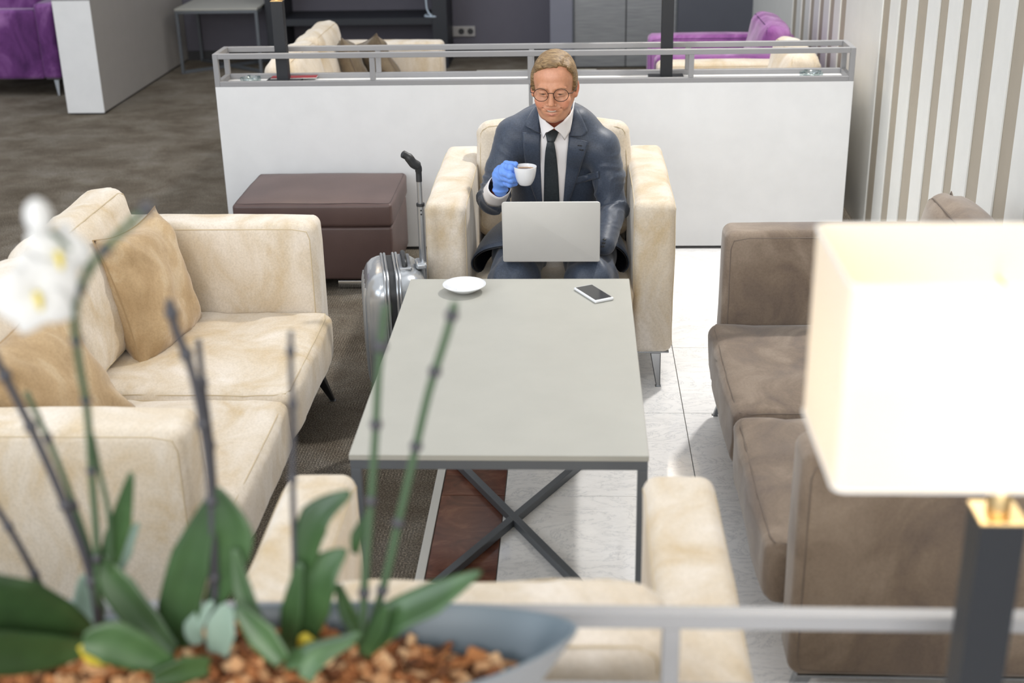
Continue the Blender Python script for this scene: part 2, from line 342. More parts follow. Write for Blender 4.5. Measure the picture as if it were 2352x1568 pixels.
# ------------------------------------------------------------------ signed distance fields -> meshes
class SDF:
    def __init__(s, xs, ys, zs): s.g = [np.asarray(a, np.float32) for a in (xs, ys, zs)]; s.v = np.full([len(a) for a in s.g], .2, np.float32); s.h = max(float(np.max(np.diff(a))) for a in s.g); s.T = None; s.S = np.ones(3)
    def _sl(s, lo, hi):
        sl = tuple(slice(max(0, int(np.searchsorted(s.g[i], lo[i]))-1), int(np.searchsorted(s.g[i], hi[i]))+1) for i in range(3))
        X, Y, Z = s.g[0][sl[0]][:, None, None], s.g[1][sl[1]][None, :, None], s.g[2][sl[2]][None, None, :]; return sl, X, Y, Z
    def loc(s, X, Y, Z):
        if s.T is None: return X, Y, Z
        R, c = s.T; X, Y, Z = X-c[0], Y-c[1], Z-c[2]
        return tuple((R[0][i]*X+R[1][i]*Y+R[2][i]*Z)/s.S[i] for i in range(3))     # R columns = local axes
    def wp(s, p):
        if s.T is None: return np.array(p, float)
        R, c = s.T; return np.array(R)@(np.array(p, float)*s.S)+np.array(c)
    def op(s, fn, c, rad, k=.0, sub=False):
        w = s.wp(c); m = rad+k+2.5*s.h; sl, X, Y, Z = s._sl(w-m, w+m)
        if s.v[sl].size == 0: return
        d = (fn(*s.loc(X, Y, Z))*float(s.S.mean())).astype(np.float32); a = s.v[sl]
        if sub:
            d = -d; hh = np.maximum(k-np.abs(a-d), 0)/max(k, 1e-6); s.v[sl] = np.maximum(a, d)+hh*hh*k*.25
        else:
            hh = np.maximum(k-np.abs(a-d), 0)/max(k, 1e-6); s.v[sl] = np.minimum(a, d)-hh*hh*k*.25
    def cap(s, a, b, ra, rb, k=.01, sub=False, flat=None):
        a = np.array(a, float); b = np.array(b, float); ab = b-a; L = max(float(ab@ab), 1e-9)
        def fn(X, Y, Z):
            px, py, pz = X-a[0], Y-a[1], Z-a[2]; t = np.clip((px*ab[0]+py*ab[1]+pz*ab[2])/L, 0, 1)
            return np.sqrt((px-t*ab[0])**2+(py-t*ab[1])**2+(pz-t*ab[2])**2)-(ra+(rb-ra)*t)
        s.op(fn, (a+b)/2, math.sqrt(L)/2+max(ra, rb), k, sub)
    def chain(s, pts, rs, k=.01, sub=False):
        for i in range(len(pts)-1): s.cap(pts[i], pts[i+1], rs[i], rs[i+1], k, sub)
    def ell(s, c, r, k=.01, sub=False, R=None):
        r = np.array(r, float)
        def fn(X, Y, Z):
            X, Y, Z = X-c[0], Y-c[1], Z-c[2]
            if R is not None: X, Y, Z = tuple(R[0][i]*X+R[1][i]*Y+R[2][i]*Z for i in range(3))
            k0 = np.sqrt((X/r[0])**2+(Y/r[1])**2+(Z/r[2])**2); k1 = np.sqrt((X/r[0]**2)**2+(Y/r[1]**2)**2+(Z/r[2]**2)**2)+1e-6
            return k0*(k0-1)/k1
        s.op(fn, c, float(r.max()), k, sub)
    def mesh(s, name):
        v = s.v; ins = v < 0; n = v.shape
        cnt = np.zeros([d-1 for d in n], np.uint8)
        offs = [(i, j, k) for i in (0, 1) for j in (0, 1) for k in (0, 1)]
        for (i, j, k) in offs: cnt += ins[i:n[0]-1+i, j:n[1]-1+j, k:n[2]-1+k]
        act = np.argwhere((cnt > 0) & (cnt < 8)); ids = np.full(cnt.shape, -1, np.int32); ids[act[:, 0], act[:, 1], act[:, 2]] = np.arange(len(act))
        P = np.zeros((len(act), 3)); W = np.zeros(len(act)); g = s.g
        for a in range(8):
            for ax in range(3):
                o = offs[a]
                if o[ax]: continue
                o2 = list(o); o2[ax] = 1
                i0 = act+np.array(o); i1 = act+np.array(o2); v0 = v[tuple(i0.T)]; v1 = v[tuple(i1.T)]; m = (v0 < 0) != (v1 < 0)
                t = np.where(m, v0/np.where(m, v0-v1, 1), 0)
                for q in range(3):
                    p0 = g[q][i0[:, q]]; p1 = g[q][i1[:, q]]; P[:, q] += np.where(m, p0+(p1-p0)*t, 0)
                W += m
        P /= W[:, None]; F = []
        for ax in range(3):
            u, w = (ax+1) % 3, (ax+2) % 3; sl0 = [slice(None)]*3; sl1 = [slice(None)]*3; sl0[ax] = slice(0, -1); sl1[ax] = slice(1, None)
            A = ins[tuple(sl0)]; B = ins[tuple(sl1)]; e = np.argwhere(A != B); e = e[(e[:, u] > 0) & (e[:, w] > 0) & (e[:, u] < n[u]-1) & (e[:, w] < n[w]-1)]
            def cid(du, dw):
                q = e.copy(); q[:, u] -= du; q[:, w] -= dw; return ids[tuple(q.T)]
            Q = np.stack([cid(1, 1), cid(0, 1), cid(0, 0), cid(1, 0)], 1); fl = ~A[tuple(e.T)]; Q[fl] = Q[fl][:, ::-1]; F.append(Q)
        F = np.concatenate(F); F = F[(F >= 0).all(1)]
        me = bpy.data.meshes.new(name); me.vertices.add(len(P)); me.vertices.foreach_set('co', P.ravel()); me.loops.add(len(F)*4); me.loops.foreach_set('vertex_index', F.ravel())
        me.polygons.add(len(F)); me.polygons.foreach_set('loop_start', np.arange(len(F))*4); me.polygons.foreach_set('loop_total', np.full(len(F), 4)); me.update(calc_edges=True); me.validate()
        me['n'] = len(P); return me, P
def smoothmod(o, it=3, f=.5):
    m = o.modifiers.new('smooth', 'SMOOTH'); m.iterations = it; m.factor = f; return o
def setcol(me, C):
    a = me.color_attributes.new('Col', 'FLOAT_COLOR', 'POINT'); a.data.foreach_set('color', np.concatenate([C, np.ones((len(C), 1))], 1).astype(np.float32).ravel())

# ------------------------------------------------------------------ setting
T = .552
floor = empty('floor', (0, 0, 0)); floor['kind'] = 'structure'; floor['label'] = 'floor of marble tiles beside patterned grey brown carpet'
MB().box((-10, .2, -.03), (2.0, 12, -.006)).build('subfloor', 'grout', floor, False)
MB().box((-10, .2, -.0055), (-.414, 10.45, 0)).box((-.414, 5.74, -.0055), (1.6, 10.45, 0)).build('carpet', 'carpet', floor, False)
MB().box((-.413, .2, -.0055), (-.389, 5.74, .003)).build('edge_trim', 'trim', floor, False, bevel=.001)
def tile(x0, y0, x1, y1, mat, cache={}):
    w, d = round(x1-x0, 4), round(y1-y0, 4); key = (w, d, mat)
    if key not in cache:
        me = MB().box((-w/2, -d/2, -.0055), (w/2, d/2, 0)).mesh('tile', bevel=.0008, seg=1); me.materials.append(M_[mat]); cache[key] = me
    o = bpy.data.objects.new('tile', cache[key]); COL.objects.link(o); o.parent = floor; o.location = ((x0+x1)/2, (y0+y1)/2, 0)
g = .0012
for j in range(-5, 5):
    y0 = 3.253+j*T; y1 = y0+T
    if j == 4: y1 = 5.74
    tile(-.388+g, y0+g, -.205-g, y1-g, 'brownstone')
    for i in range(3):
        x0 = -.205+i*T; tile(x0+g, y0+g, min(x0+T, 1.45)-g, y1-g, 'marble')
# back wall
wb = MB().box((-10, 10.4, 0), (1.6, 10.55, 4.4)).build('wall_back', 'backwall', None, False); wb['kind'] = 'structure'
b = MB().box((-10, 10.385, 0), (-.2, 10.4, .075)).build('baseboard_back', 'kick', None, False); b['kind'] = 'structure'
b = MB().box((-.2, 9.86, 0), (-.03, 10.4, 4.4)).build('trim_1', 'pilaster', None, False, bevel=.004); b['kind'] = 'structure'
b = MB().box((.75, 9.84, 0), (1.42, 10.4, 4.4)).build('trim_2', 'darkpanel', None, False, bevel=.004); b['kind'] = 'structure'
dr = empty('door_1', (0, 9.9, 0)); dr['kind'] = 'structure'
for x0, x1 in ((-.02, .364), (.372, .74)):
    MB().box((x0, -.03, .01), (x1, .0, 2.4)).build('door_leaf', 'steel', dr, False, bevel=.003)
MB().box((-.03, -.05, 0), (-.022, .02, 2.42)).box((.74, -.05, 0), (.748, .02, 2.42)).box((-.03, -.05, 2.41), (.748, .02, 2.44)).build('door_frame', 'darksteel', dr, False)
MB().box((.364, -.022, .01), (.372, 0, 2.4)).build('door_gap', 'kick', dr, False)
# slatted right wall
wr = empty('wall_right', (1.3, 0, 0)); wr['kind'] = 'structure'
MB().box((.007, -.5, 0), (.2, 10.4, 4.4)).build('wall_surface', 'recess', wr, False)
MB().box((0, 5.70, .0), (.007, 6.46, 4.4)).build('wall_panel', 'slat', wr, False, bevel=.002)
MB().box((0, 8.05, .0), (.007, 10.4, 4.4)).build('wall_panel', 'slat', wr, False, bevel=.002)
sl = MB().box((0, -.078, 0), (.007, .078, 4.4)).mesh('slat', bevel=.001, seg=1); sl.materials.append(M_['slat'])
ys = [5.485, 5.205, 4.895, 4.618, 4.352, 4.06, 3.775, 3.49, 3.205, 2.92, 2.635, 2.35, 2.065, 1.78]+[6.68, 6.965, 7.25, 7.535, 7.82]
for y in ys:
    o = bpy.data.objects.new('slat', sl); COL.objects.link(o); o.parent = wr; o.location = (0, y, 0)
# left wall beyond view, ceiling not seen
# ------------------------------------------------------------------ partitions
def partition(loc, rz, x0, x1, label, posts, seams=(), side='white', group=None, D=.20):
    t = empty('partition', loc, rz, label, 'partition', group); H = .737; R = .022; Ht = .877
    xs = [x0]+list(seams)+[x1]
    for a, b_ in zip(xs[:-1], xs[1:]):
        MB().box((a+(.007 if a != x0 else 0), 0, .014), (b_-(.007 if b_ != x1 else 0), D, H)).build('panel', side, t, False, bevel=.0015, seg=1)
    for s_ in seams: MB().box((s_-.0065, -.001, .014), (s_+.0065, D+.001, H)).build('joint_strip', 'rail', t, False)
    if side != 'white': MB().box((x0-.004, 0, .012), (x0-.0003, D, H)).build('end_panel', 'white', t, False)
    MB().box((x0+.01, .012, 0), (x1-.01, D-.012, .014)).build('plinth', 'kick', t, False)
    for y in (R/2, D-R/2):
        for z in (H+R/2, Ht-R/2): MB().bar((x0+R, y, z), (x1-R, y, z), R).build('rail', 'rail', t, False, bevel=.0015, seg=1)
        for x in [x0+R/2]+list(posts)+[x1-R/2]:
            e = x in (x0+R/2, x1-R/2)
            MB().box((x-R/2, y-R/2, H+(0 if e else R)), (x+R/2, y+R/2, Ht-(0 if e else R))).build('post', 'rail', t, False, bevel=.0015, seg=1)
    for x in (x0+R/2, x1-R/2):
        for z in (H+R/2, Ht-R/2): MB().bar((x, R, z), (x, D-R, z), R).build('rail', 'rail', t, False, bevel=.0015, seg=1)
    return t
partition((0, 5.5, 0), 0, -1.556, 1.163, 'low white partition topped by an open grey steel rail, behind the seated man', [-.871, -.197, .482], [-.196])
partition((0, .978, 0), 0, -1.915, .805, 'near partition with grey rail carrying the orchid bowl and lit lamp', [-1.235, -.555, .120], [-.555, .12], D=.42)
partition((-3.13, 8.38, 0), pi/2, 0, 2.0, 'white ended grey sided partition beside the dark purple armchair', [.68, 1.34], (), 'greyside', D=.247)

# ------------------------------------------------------------------ sofas and armchairs
def seat(name, label, W, n, mat, seam, loc, rz, legm='legsteel', group=None, cat='sofa', bamp=.009, D=.82):
    t = empty(name, loc, rz, label, cat, group); aw = .135; lh = .118; hx = W/2
    inner = W-2*aw
    mb = MB(); softbox(mb, (0, .06+(D-.06)/2, .19), (inner/2+.01, (D-.08)/2, .07), .015, .12); mb.build('seat_base', mat, t, merge=1e-4)
    for s_ in (-1, 1):
        hh = (aw/2, D/2-.005, (.64-lh)/2); c = (s_*(hx-aw/2), D/2-.005, lh+hh[2]); mb = MB()
        fn = softbox(mb, c, hh, .028, .06, puff=(.004, .004, .004), amp=.003, freq=5, seed=s_+n); a = mb.build('arm', mat, t, merge=1e-4)
        for sg in (-1, 1): seamloop(c, hh, .028, fn, 0, sg, .0016, inset=.006).build('piping', seam, a)
    hh = (inner/2+.01, .065, (.60-lh)/2); mb = MB(); softbox(mb, (0, D-.07, lh+hh[2]), hh, .03, .08, amp=.002); mb.build('backrest', mat, t, merge=1e-4)
    cw = inner/n
    for i in range(n):
        cx = -inner/2+cw*(i+.5)
        hh = (cw/2-.002, .30, .078); c = (cx, .26, .278); mb = MB(); fn = softbox(mb, c, hh, .03, .035, puff=(.004, .008, .016), amp=bamp, freq=7, seed=i*2+n)
        o = mb.build('seat_cushion', mat, t, merge=1e-4); seamloop(c, hh, .03, fn, 2, 1, .0017).build('piping', seam, o)
        hh = (cw/2+(.008 if n == 1 else -.002), .068, .205); c = (cx, .60, .565); rot = Matrix.Rotation(-.20, 3, 'X'); mb = MB()
        fn = softbox(mb, c, hh, .045, .035, rot=rot, puff=(.006, .022, .012), amp=bamp*1.2, freq=6, seed=i*3+5)
        o = mb.build('back_cushion', mat, t, merge=1e-4)
        for sg in (-1, 1): seamloop(c, hh, .045, fn, 1, sg, .0019, rot=rot, inset=-.002).build('piping', seam, o)
    for sx in (-1, 1):
        for y, dy in ((.05, -.05), (D-.06, .03)):
            x = sx*(hx-.055); mb = MB(); rings = []
            for z, w in ((lh, .022), (lh-.012, .018), (0, .007)):
                f = 1-z/lh; cx, cy = x+sx*.01*f, y+dy*f; rings.append([(cx-w, cy-w, z), (cx+w, cy-w, z), (cx+w, cy+w, z), (cx-w, cy+w, z)])
            vs = [p for r_ in rings for p in r_]; fs = [(0, 1, 2, 3), (8, 11, 10, 9)]
            for q in range(2):
                for k in range(4): fs.append((q*4+k, q*4+(k+1) % 4, (q+1)*4+(k+1) % 4, (q+1)*4+k))
            mb.add(vs, fs); mb.build('leg', legm, t, False, bevel=.003)
        MB().box((sx*(hx-.065)-.055, .02, lh-.006), (sx*(hx-.065)+.055, D-.03, lh)).build('leg_rail', legm, t, False, bevel=.001, seg=1)
    return t
armchair_man = seat('armchair', 'cream suede armchair with the seated man in it', .815, 1, 'cream', 'creamseam', (-.0865, 4.02, 0), 0, cat='armchair')
sofa_left = seat('sofa', 'cream suede two seat sofa left of the coffee table with two tan pillows', 1.575, 2, 'cream', 'creamseam', (-.815, 3.153, 0), pi/2, 'legdark')
sofa_right = seat('sofa', 'taupe suede two seat sofa right of the coffee table, against the slatted wall', 1.57, 2, 'taupe', 'taupeseam', (.445, 3.05, 0), -pi/2)
seat('armchair', 'cream armchair in the foreground seen from behind, facing the coffee table', .82, 1, 'cream', 'creamseam', (-.149, 2.2, 0), pi, cat='armchair', D=.78)
seat('sofa', 'cream sofa beyond the partition at left with brown pillows on it', 1.575, 2, 'cream', 'creamseam', (-.74, 6.54, 0), pi/2)
seat('armchair', 'cream armchair just beyond the partition by the slatted wall', .82, 1, 'cream', 'creamseam', (.40, 6.205, 0), -pi/2, cat='armchair')
seat('armchair', 'bright purple velvet armchair behind the cream one by the slatted wall', .82, 1, 'mauve', 'purpleseam', (.40, 7.05, 0), -pi/2, cat='armchair')
seat('armchair', 'dark purple velvet armchair seen from behind at the top left', .82, 1, 'purple', 'purpleseam', (-4.05, 9.82, 0), pi, cat='armchair')
# pillows
def pillow(loc, size, th, rot, mat, label, seed, group=None):
    n = 26; t = None; mb = MB()
    def P(u, v, sg):
        k = 1-.13*(1-v*v); l = 1-.13*(1-u*u); x = u*size/2*k; z = v*size/2*l
        y = sg*th/2*max(0, (1-u**4)*(1-v**4))**.55
        w = noise.noise(Vector((u*1.6+seed, v*1.6, sg*3)))*.018+.010*math.sin(9*(u+v)+seed)*abs(u*v)**.8+(-max(0, .1-abs(noise.noise(Vector((u*2.3, v*2.3+seed, sg)))))*.10)*(abs(u*v)**.5+.15)
        return Vector((x, y+sg*w*(1 if abs(u) < 1 and abs(v) < 1 else 0), z))
    for sg in (-1, 1): mb.grid([[P(-1+2*i/n, -1+2*j/n, sg) for i in range(n+1)] for j in range(n+1)])
    o = mb.build('pillow', mat, None, True, merge=1e-4); o.location = loc; o.rotation_euler = rot; tag(o, label, 'pillow', group)
    e = [P(-1+2*i/n, -1, 1) for i in range(n)]+[P(1, -1+2*i/n, 1) for i in range(n)]+[P(1-2*i/n, 1, 1) for i in range(n)]+[P(-1, 1-2*i/n, 1) for i in range(n)]
    s_ = MB(); s_.tube(e, .0022, 5, closed=True); s_.build('piping', {'tanpillow': 'tanseam', 'taupe': 'taupeseam', 'brownpillow': 'taupeseam'}[mat], o); return o
pillow((-1.272, 3.567, .52), .41, .17, (-.26, .05, pi/2-.12), 'tanpillow', 'tan pillow standing upright at the far end of the left cream sofa', 1)
pillow((-1.27, 2.80, .53), .40, .15, (-.42, -.12, pi/2-.1), 'tanpillow', 'tan pillow at the near end of the left cream sofa, behind the white flowers', 2)
pillow((1.06, 3.62, .54), .38, .14, (-.3, .1, -pi/2), 'taupe', 'taupe pillow on the right sofa behind the lamp shade', 3)
pillow((-1.20, 6.93, .54), .38, .13, (-.35, .15, pi/2+.25), 'brownpillow', 'brown pillow leaning on the cushions of the far cream sofa', 4)
pillow((-1.09, 7.03, .53), .36, .12, (-.4, .3, pi/2+.75), 'brownpillow', 'brown pillow against the far arm of the far cream sofa', 5)

# ------------------------------------------------------------------ coffee tables
def coffee_table(x0, x1, y0, y1, h, label, group=None, name='coffee_table', cat='coffee table'):
    cx, cy = (x0+x1)/2, (y0+y1)/2; t = empty(name, (cx, cy, 0), 0, label, cat, group); w, d = (x1-x0)/2, (y1-y0)/2; s_ = .022
    MB().box((-w, -d, h-.014), (w, d, h)).build('tabletop', 'tabletop', t, False, bevel=.0015)
    fr = MB()
    for sy in (-1, 1): fr.box((-w+.002, sy*(d-.002)-(s_ if sy > 0 else 0), h-.014-s_), (w-.002, sy*(d-.002)+(s_ if sy < 0 else 0), h-.0142))
    for sx in (-1, 1): fr.box((sx*(w-.002)-(s_ if sx > 0 else 0), -d+.024, h-.014-s_), (sx*(w-.002)+(s_ if sx < 0 else 0), d-.024, h-.0142))
    fr.build('frame', 'darksteel', t, False)
    for sx in (-1, 1):
        for sy in (-1, 1):
            MB().box((sx*(w-.013)-s_/2, sy*(d-.013)-s_/2, 0), (sx*(w-.013)+s_/2, sy*(d-.013)+s_/2, h-.037)).build('leg', 'darksteel', t, False, bevel=.001, seg=1)
    MB().bar((-w+.02, -d+.02, .012), (w-.02, d-.02, .012), s_).build('cross_brace', 'darksteel', t, False, bevel=.001, seg=1)
    MB().bar((w-.02, -d+.02, .013), (-w+.02, d-.02, .013), s_).build('cross_brace', 'darksteel', t, False, bevel=.001, seg=1)
    return t
TH = .508
coffee_table(-.502, .158, 2.52, 3.675, TH, 'pale grey topped coffee table on a dark steel frame in the middle')
coffee_table(-.546, .107, 5.95, 7.08, .508, 'coffee table beyond the partition, behind the man, only its top edge showing')
coffee_table(-3.02, -2.39, 9.79, 10.36, .487, 'small grey side table with thin steel legs against the dark back wall', name='side_table', cat='table')

# ------------------------------------------------------------------ ottoman
ot = empty('ottoman', (-1.06, 4.95, 0), 0, 'brown leather ottoman against the white partition, left of the suitcase', 'ottoman')
mb = MB(); hh = (.318, .235, .112); c = (0, .235, .052+.112); fn = softbox(mb, c, hh, .012, .06, puff=(.004, .004, 0)); mb.build('body', 'leather', ot, merge=1e-4)
mb = MB(); hh = (.324, .241, .048); c = (0, .235, .326); fn = softbox(mb, c, hh, .016, .05, puff=(.003, .003, .012), amp=.002); lid = mb.build('lid', 'leather', ot, merge=1e-4)
seamloop(c, hh, .016, fn, 2, 1, .0012, inset=.004).build('stitching', 'leatherseam', lid)
for y in (.05, .42):
    for x in (-.18, .18): mb = MB(); mb.tube([(x-.10, y, .026), (x+.10, y, .026)], .0255, 16); mb.build('foot', 'chrome', ot)

# ------------------------------------------------------------------ suitcase
sx_, sy_ = -.603, 3.935
su = empty('suitcase', (sx_, sy_, 0), .19, 'silver hard shell suitcase with raised handle beside the armchair', 'suitcase')
def shellhalf(sg):
    mb = MB(); G = []; W = .155; z0, z1 = .035, .47; rc = .075
    fs = .86 if sg < 0 else 1.12; prof = [(0, 0), (.006, .0), (.03, .002), (.052, .008), (.070, .02), (.082, .037), (.088, .06), (.09, .10)]
    # rounded rectangle loops shrinking towards the broad face
    def loop(ins):
        pts = []; w, a, b_ = W-ins, z0+ins, z1-ins; r = max(.012, rc-ins*.6)
        for cx, cz, a0 in ((w-r, b_-r, 0), (-w+r, b_-r, 90), (-w+r, a+r, 180), (w-r, a+r, 270)):
            for k in range(7):
                an = math.radians(a0+k*15); pts.append((cx+r*math.cos(an), cz+r*math.sin(an)))
        return pts
    rows = [[(sg*(.012+x*fs), p[0]+0, p[1]) for p in loop(i)] for x, i in prof]
    for r_ in rows: r_.append(r_[0])
    mb.grid(rows); last = rows[-1][:-1]; cxm = (sg*(.012+.091*fs), 0, (z0+z1)/2); n = len(last); mb.add(last+[cxm], [(i, (i+1) % n, n) for i in range(n)])
    return mb
for sg in (-1, 1):
    o = shellhalf(sg).build('shell', 'shell', su, True, merge=1e-4)
    for q in range(5):      # raised ribs along the broad face
        y = -.09+q*.045; xr = .082 if sg < 0 else .104; rb = MB(); rb.tube(catmull([(sg*xr, y, .10), (sg*(xr+.006), y, .14), (sg*(xr+.007), y, .27), (sg*(xr+.006), y, .38), (sg*xr, y, .42)], 4), .006, 8); rb.build('rib', 'shell', o)
    G = []
def rrloop(W, z0, z1, rc, x):
    pts = []
    for cx, cz, a0 in ((W-rc, z1-rc, 0), (-W+rc, z1-rc, 90), (-W+rc, z0+rc, 180), (W-rc, z0+rc, 270)):
        for k in range(7):
            an = math.radians(a0+k*15); pts.append((x, cx+rc*math.cos(an), cz+rc*math.sin(an)))
    return pts
mb = MB(); a = rrloop(.153, .037, .468, .075, -.012); b_ = rrloop(.153, .037, .468, .075, .012); a.append(a[0]); b_.append(b_[0]); mb.grid([a, b_]); mb.build('zip', 'rubber', su)
for x in (-.014, .014, -.024, .024):
    mb = MB(); mb.tube(rrloop(.157, .033, .473, .077, x), .0045, 8, closed=True); mb.build('rim', 'polealu', su)
mb = MB(); mb.tube(catmull([(.045, -.06, .470), (.045, -.052, .486), (.045, 0, .490), (.045, .052, .486), (.045, .06, .470)], 5), .009, 10); mb.build('carry_handle', 'rubber', su)
mb = MB(); softbox(mb, (.045, 0, .470), (.022, .075, .006), .005, .03); mb.build('handle_plate', 'polealu', su, merge=1e-4)
hx_ = .108
mb = MB(); softbox(mb, (.100, 0, .462), (.018, .036, .010), .008, .03); mb.build('handle_base', 'shell', su, merge=1e-4)
mb = MB(); mb.tube([(hx_, 0, .06), (hx_, 0, .66)], .0115, 14); pl_ = mb.build('pole', 'polealu', su)
mb = MB(); mb.tube([(hx_, 0, .655), (hx_, 0, .664)], .0135, 14); mb.build('collar', 'rubber', pl_)
mb = MB(); mb.tube([(hx_, 0, .66), (hx_-.001, 0, .745)], .0085, 14); mb.build('upper_pole', 'polealu', su)
for z in (.630, .643): mb = MB(); mb.tube([(hx_, -.0118, z), (hx_, -.0122, z)], .003, 8); mb.build('pin_hole', 'rubber', pl_)
mb = MB(); mb.tube(catmull([(hx_-.001, 0, .735), (hx_-.001, 0, .765), (hx_-.003, -.005, .785), (hx_-.018, -.01, .798), (hx_-.032, -.013, .818), (hx_-.052, -.015, .832)], 5), [.0095]*6+[.011]*5+[.015]*5+[.0145]*5+[.012]*4+[.007], 12); mb.build('grip', 'rubber', su)
for x in (-.06, .06):
    for y in (-.11, .11):
        mb = MB(); mb.tube([(x-.009, y, .021), (x+.009, y, .021)], .021, 16); w = mb.build('wheel', 'rubber', su)
        MB().box((x-.012, y-.012, .022), (x+.012, y+.012, .05)).build('wheel_fork', 'polealu', su, bevel=.002)

# ------------------------------------------------------------------ things on the table
p = atz(1067, 669, TH); sc_ = empty('saucer', (p.x, p.y, TH), 0, 'white porcelain saucer at the far left of the coffee table', 'saucer')
mb = MB(); mb.lathe([(0, .0035), (.021, .0035), (.023, .0052), (.026, .0045), (.038, .009), (.054, .0195), (.0632, .0245), (.0645, .0235), (.055, .0165), (.036, .0045), (.027, .0), (0, .0)], 48); mb.build('dish', 'porcelain', sc_, True, merge=1e-5)
c = [atz(x, y, TH+.004) for x, y in ((1317, 663), (1360, 655), (1408, 685), (1370, 696))]
cc = (c[0]+c[1]+c[2]+c[3])/4; u = ((c[3]-c[0])+(c[2]-c[1])); ang = math.atan2(u.y, u.x); Lp = u.length/2*1.0; Wp = ((c[1]-c[0]).length+(c[2]-c[3]).length)/2
ph = empty('smartphone', (cc.x, cc.y, TH), ang, 'white edged smartphone with dark screen on the coffee table', 'phone'); Wp = min(Wp, Lp*.52)
mb = MB(); softbox(mb, (0, 0, .0045), (Lp/2, Wp/2, .0043), .004, .02); mb.build('case', 'porcelain', ph, merge=1e-5)
mb = MB(); mb.box((-Lp/2+.006, -Wp/2+.004, .0087), (Lp/2-.006, Wp/2-.004, .0092)); mb.build('screen', 'screen', ph, False, bevel=.0002)
# ------------------------------------------------------------------ the seated man
HS = np.array((.925, .90, .875)); HC = at(1273, 199, 4.17)                      # middle of the head, between the ears
def frame(yaw, pitch, roll=0):
    f = Vector((-math.sin(yaw)*math.cos(pitch), -math.cos(yaw)*math.cos(pitch), -math.sin(pitch))); x = Vector((0, 0, 1)).cross(f).normalized(); z = f.cross(x)
    x2 = x*math.cos(roll)+z*math.sin(roll); z2 = z*math.cos(roll)-x*math.sin(roll)
    return np.array([[x2[i], f[i], z2[i]] for i in range(3)])
HR = frame(.09, .10, 0.0)
def hl(p): return Vector(HR@(np.array(p, float)*HS))+HC          # head-local to world
S1, E1, W1 = at(1176, 311, 4.30), at(1133, 458, 4.25), at(1147, 428, 4.085)
S2, E2, W2 = at(1384, 338, 4.31), at(1408, 480, 4.29), at(1394, 562, 4.04)
NB = at(1281, 300, 4.30); K1 = Vector((-.200, 3.985, .385)); K2 = Vector((.045, 3.985, .385)); H1 = Vector((-.165, 4.48, .425)); H2 = Vector((.015, 4.48, .425))
man = empty('person', (-.08, 4.3, .355), 0, 'smiling man in a dark blue grey suit sitting in the cream armchair, laptop on lap', 'person')
# gloved hand joints (finger: knuckle, middle joint, end)
GF = [(at(1157, 383, 4.030), at(1173, 385, 3.996), at(1188, 392, 4.020), .0105),
      (at(1154, 396, 4.022), at(1171, 403, 3.985), at(1186, 405, 4.008), .0105),
      (at(1155, 408, 4.026), at(1173, 414, 3.990), at(1187, 414, 4.010), .0098),
      (at(1157, 420, 4.038), at(1171, 424, 4.004), at(1184, 422, 4.020), .0088)]
GP = at(1149, 404, 4.058); GW = at(1149, 436, 4.080); GT = (at(1149, 394, 4.06), at(1163, 377, 4.048), at(1184, 377, 4.018))
ML = man.location
def rebase(o):
    o.parent = man; o.data.transform(Matrix.Translation(-ML)); return o
def ax(*segs):
    out = []
    for a, b, st in segs: out += list(np.arange(a, b, st))
    return np.array(out)
F = SDF(ax((-.42, -.175, .006), (-.175, .02, .0021), (.02, .26, .0055)), ax((3.66, 3.98, .007), (3.98, 4.27, .0023), (4.27, 4.72, .007)), ax((0, .46, .007), (.46, .56, .0045), (.56, .86, .006), (.86, 1.2, .0021)))
F.chain([S1+Vector((.01, 0, 0)), E1, GW], [.040, .034, .021], .006); F.chain([S2, E2, W2], [.040, .034, .022], .006)
F.ell((-.075, 4.42, .64), (.13, .07, .20), .03); F.cap(S1+Vector((.03, .01, -.02)), S2+Vector((-.03, .01, -.02)), .04, .04, .03); F.ell((-.075, 4.47, .45), (.15, .10, .11), .03)
for H_, K_ in ((H1, K1), (H2, K2)):
    A_ = Vector((K_.x, 3.95, .09)); F.chain([H_, K_, A_], [.075, .055, .036], .02); F.cap(A_, (K_.x, 3.82, .035), .036, .028, .02)
# hand on the keyboard
pm = W2+Vector((-.052, .015, -.004)); F.cap(W2, pm, .022, .022, .006)
for i, (dx, dy) in enumerate(((-.050, -.030), (-.040, -.052), (-.022, -.060), (-.004, -.056))):
    k0 = pm+Vector((-.018+.012*i, -.02, .004)); m0 = k0+Vector((dx*.45, dy*.45, .010)); t0 = pm+Vector((dx, dy*1.15, -.014)); F.chain([k0, m0, t0], [.010, .009, .0075], .006)
F.chain([pm+Vector((-.02, .01, 0)), pm+Vector((-.045, .005, -.005)), pm+Vector((-.066, -.012, -.012))], [.012, .010, .008], .008)
def hand(D, e):
    D.cap(GW, GP, .023+e, .025+e, .012); D.ell(GP, (.021+e, .028+e, .036+e), .014)
    for a, b, c_, r in GF: D.cap(GP, a, .017+e, .0115+e, .012); D.cap(a, b, r+.001+e, r+e, .005); D.cap(b, c_, r+e, r*.85+e, .005)
    D.chain(GT, [.014+e, .011+e, .009+e], .006)
hand(F, -.0045)
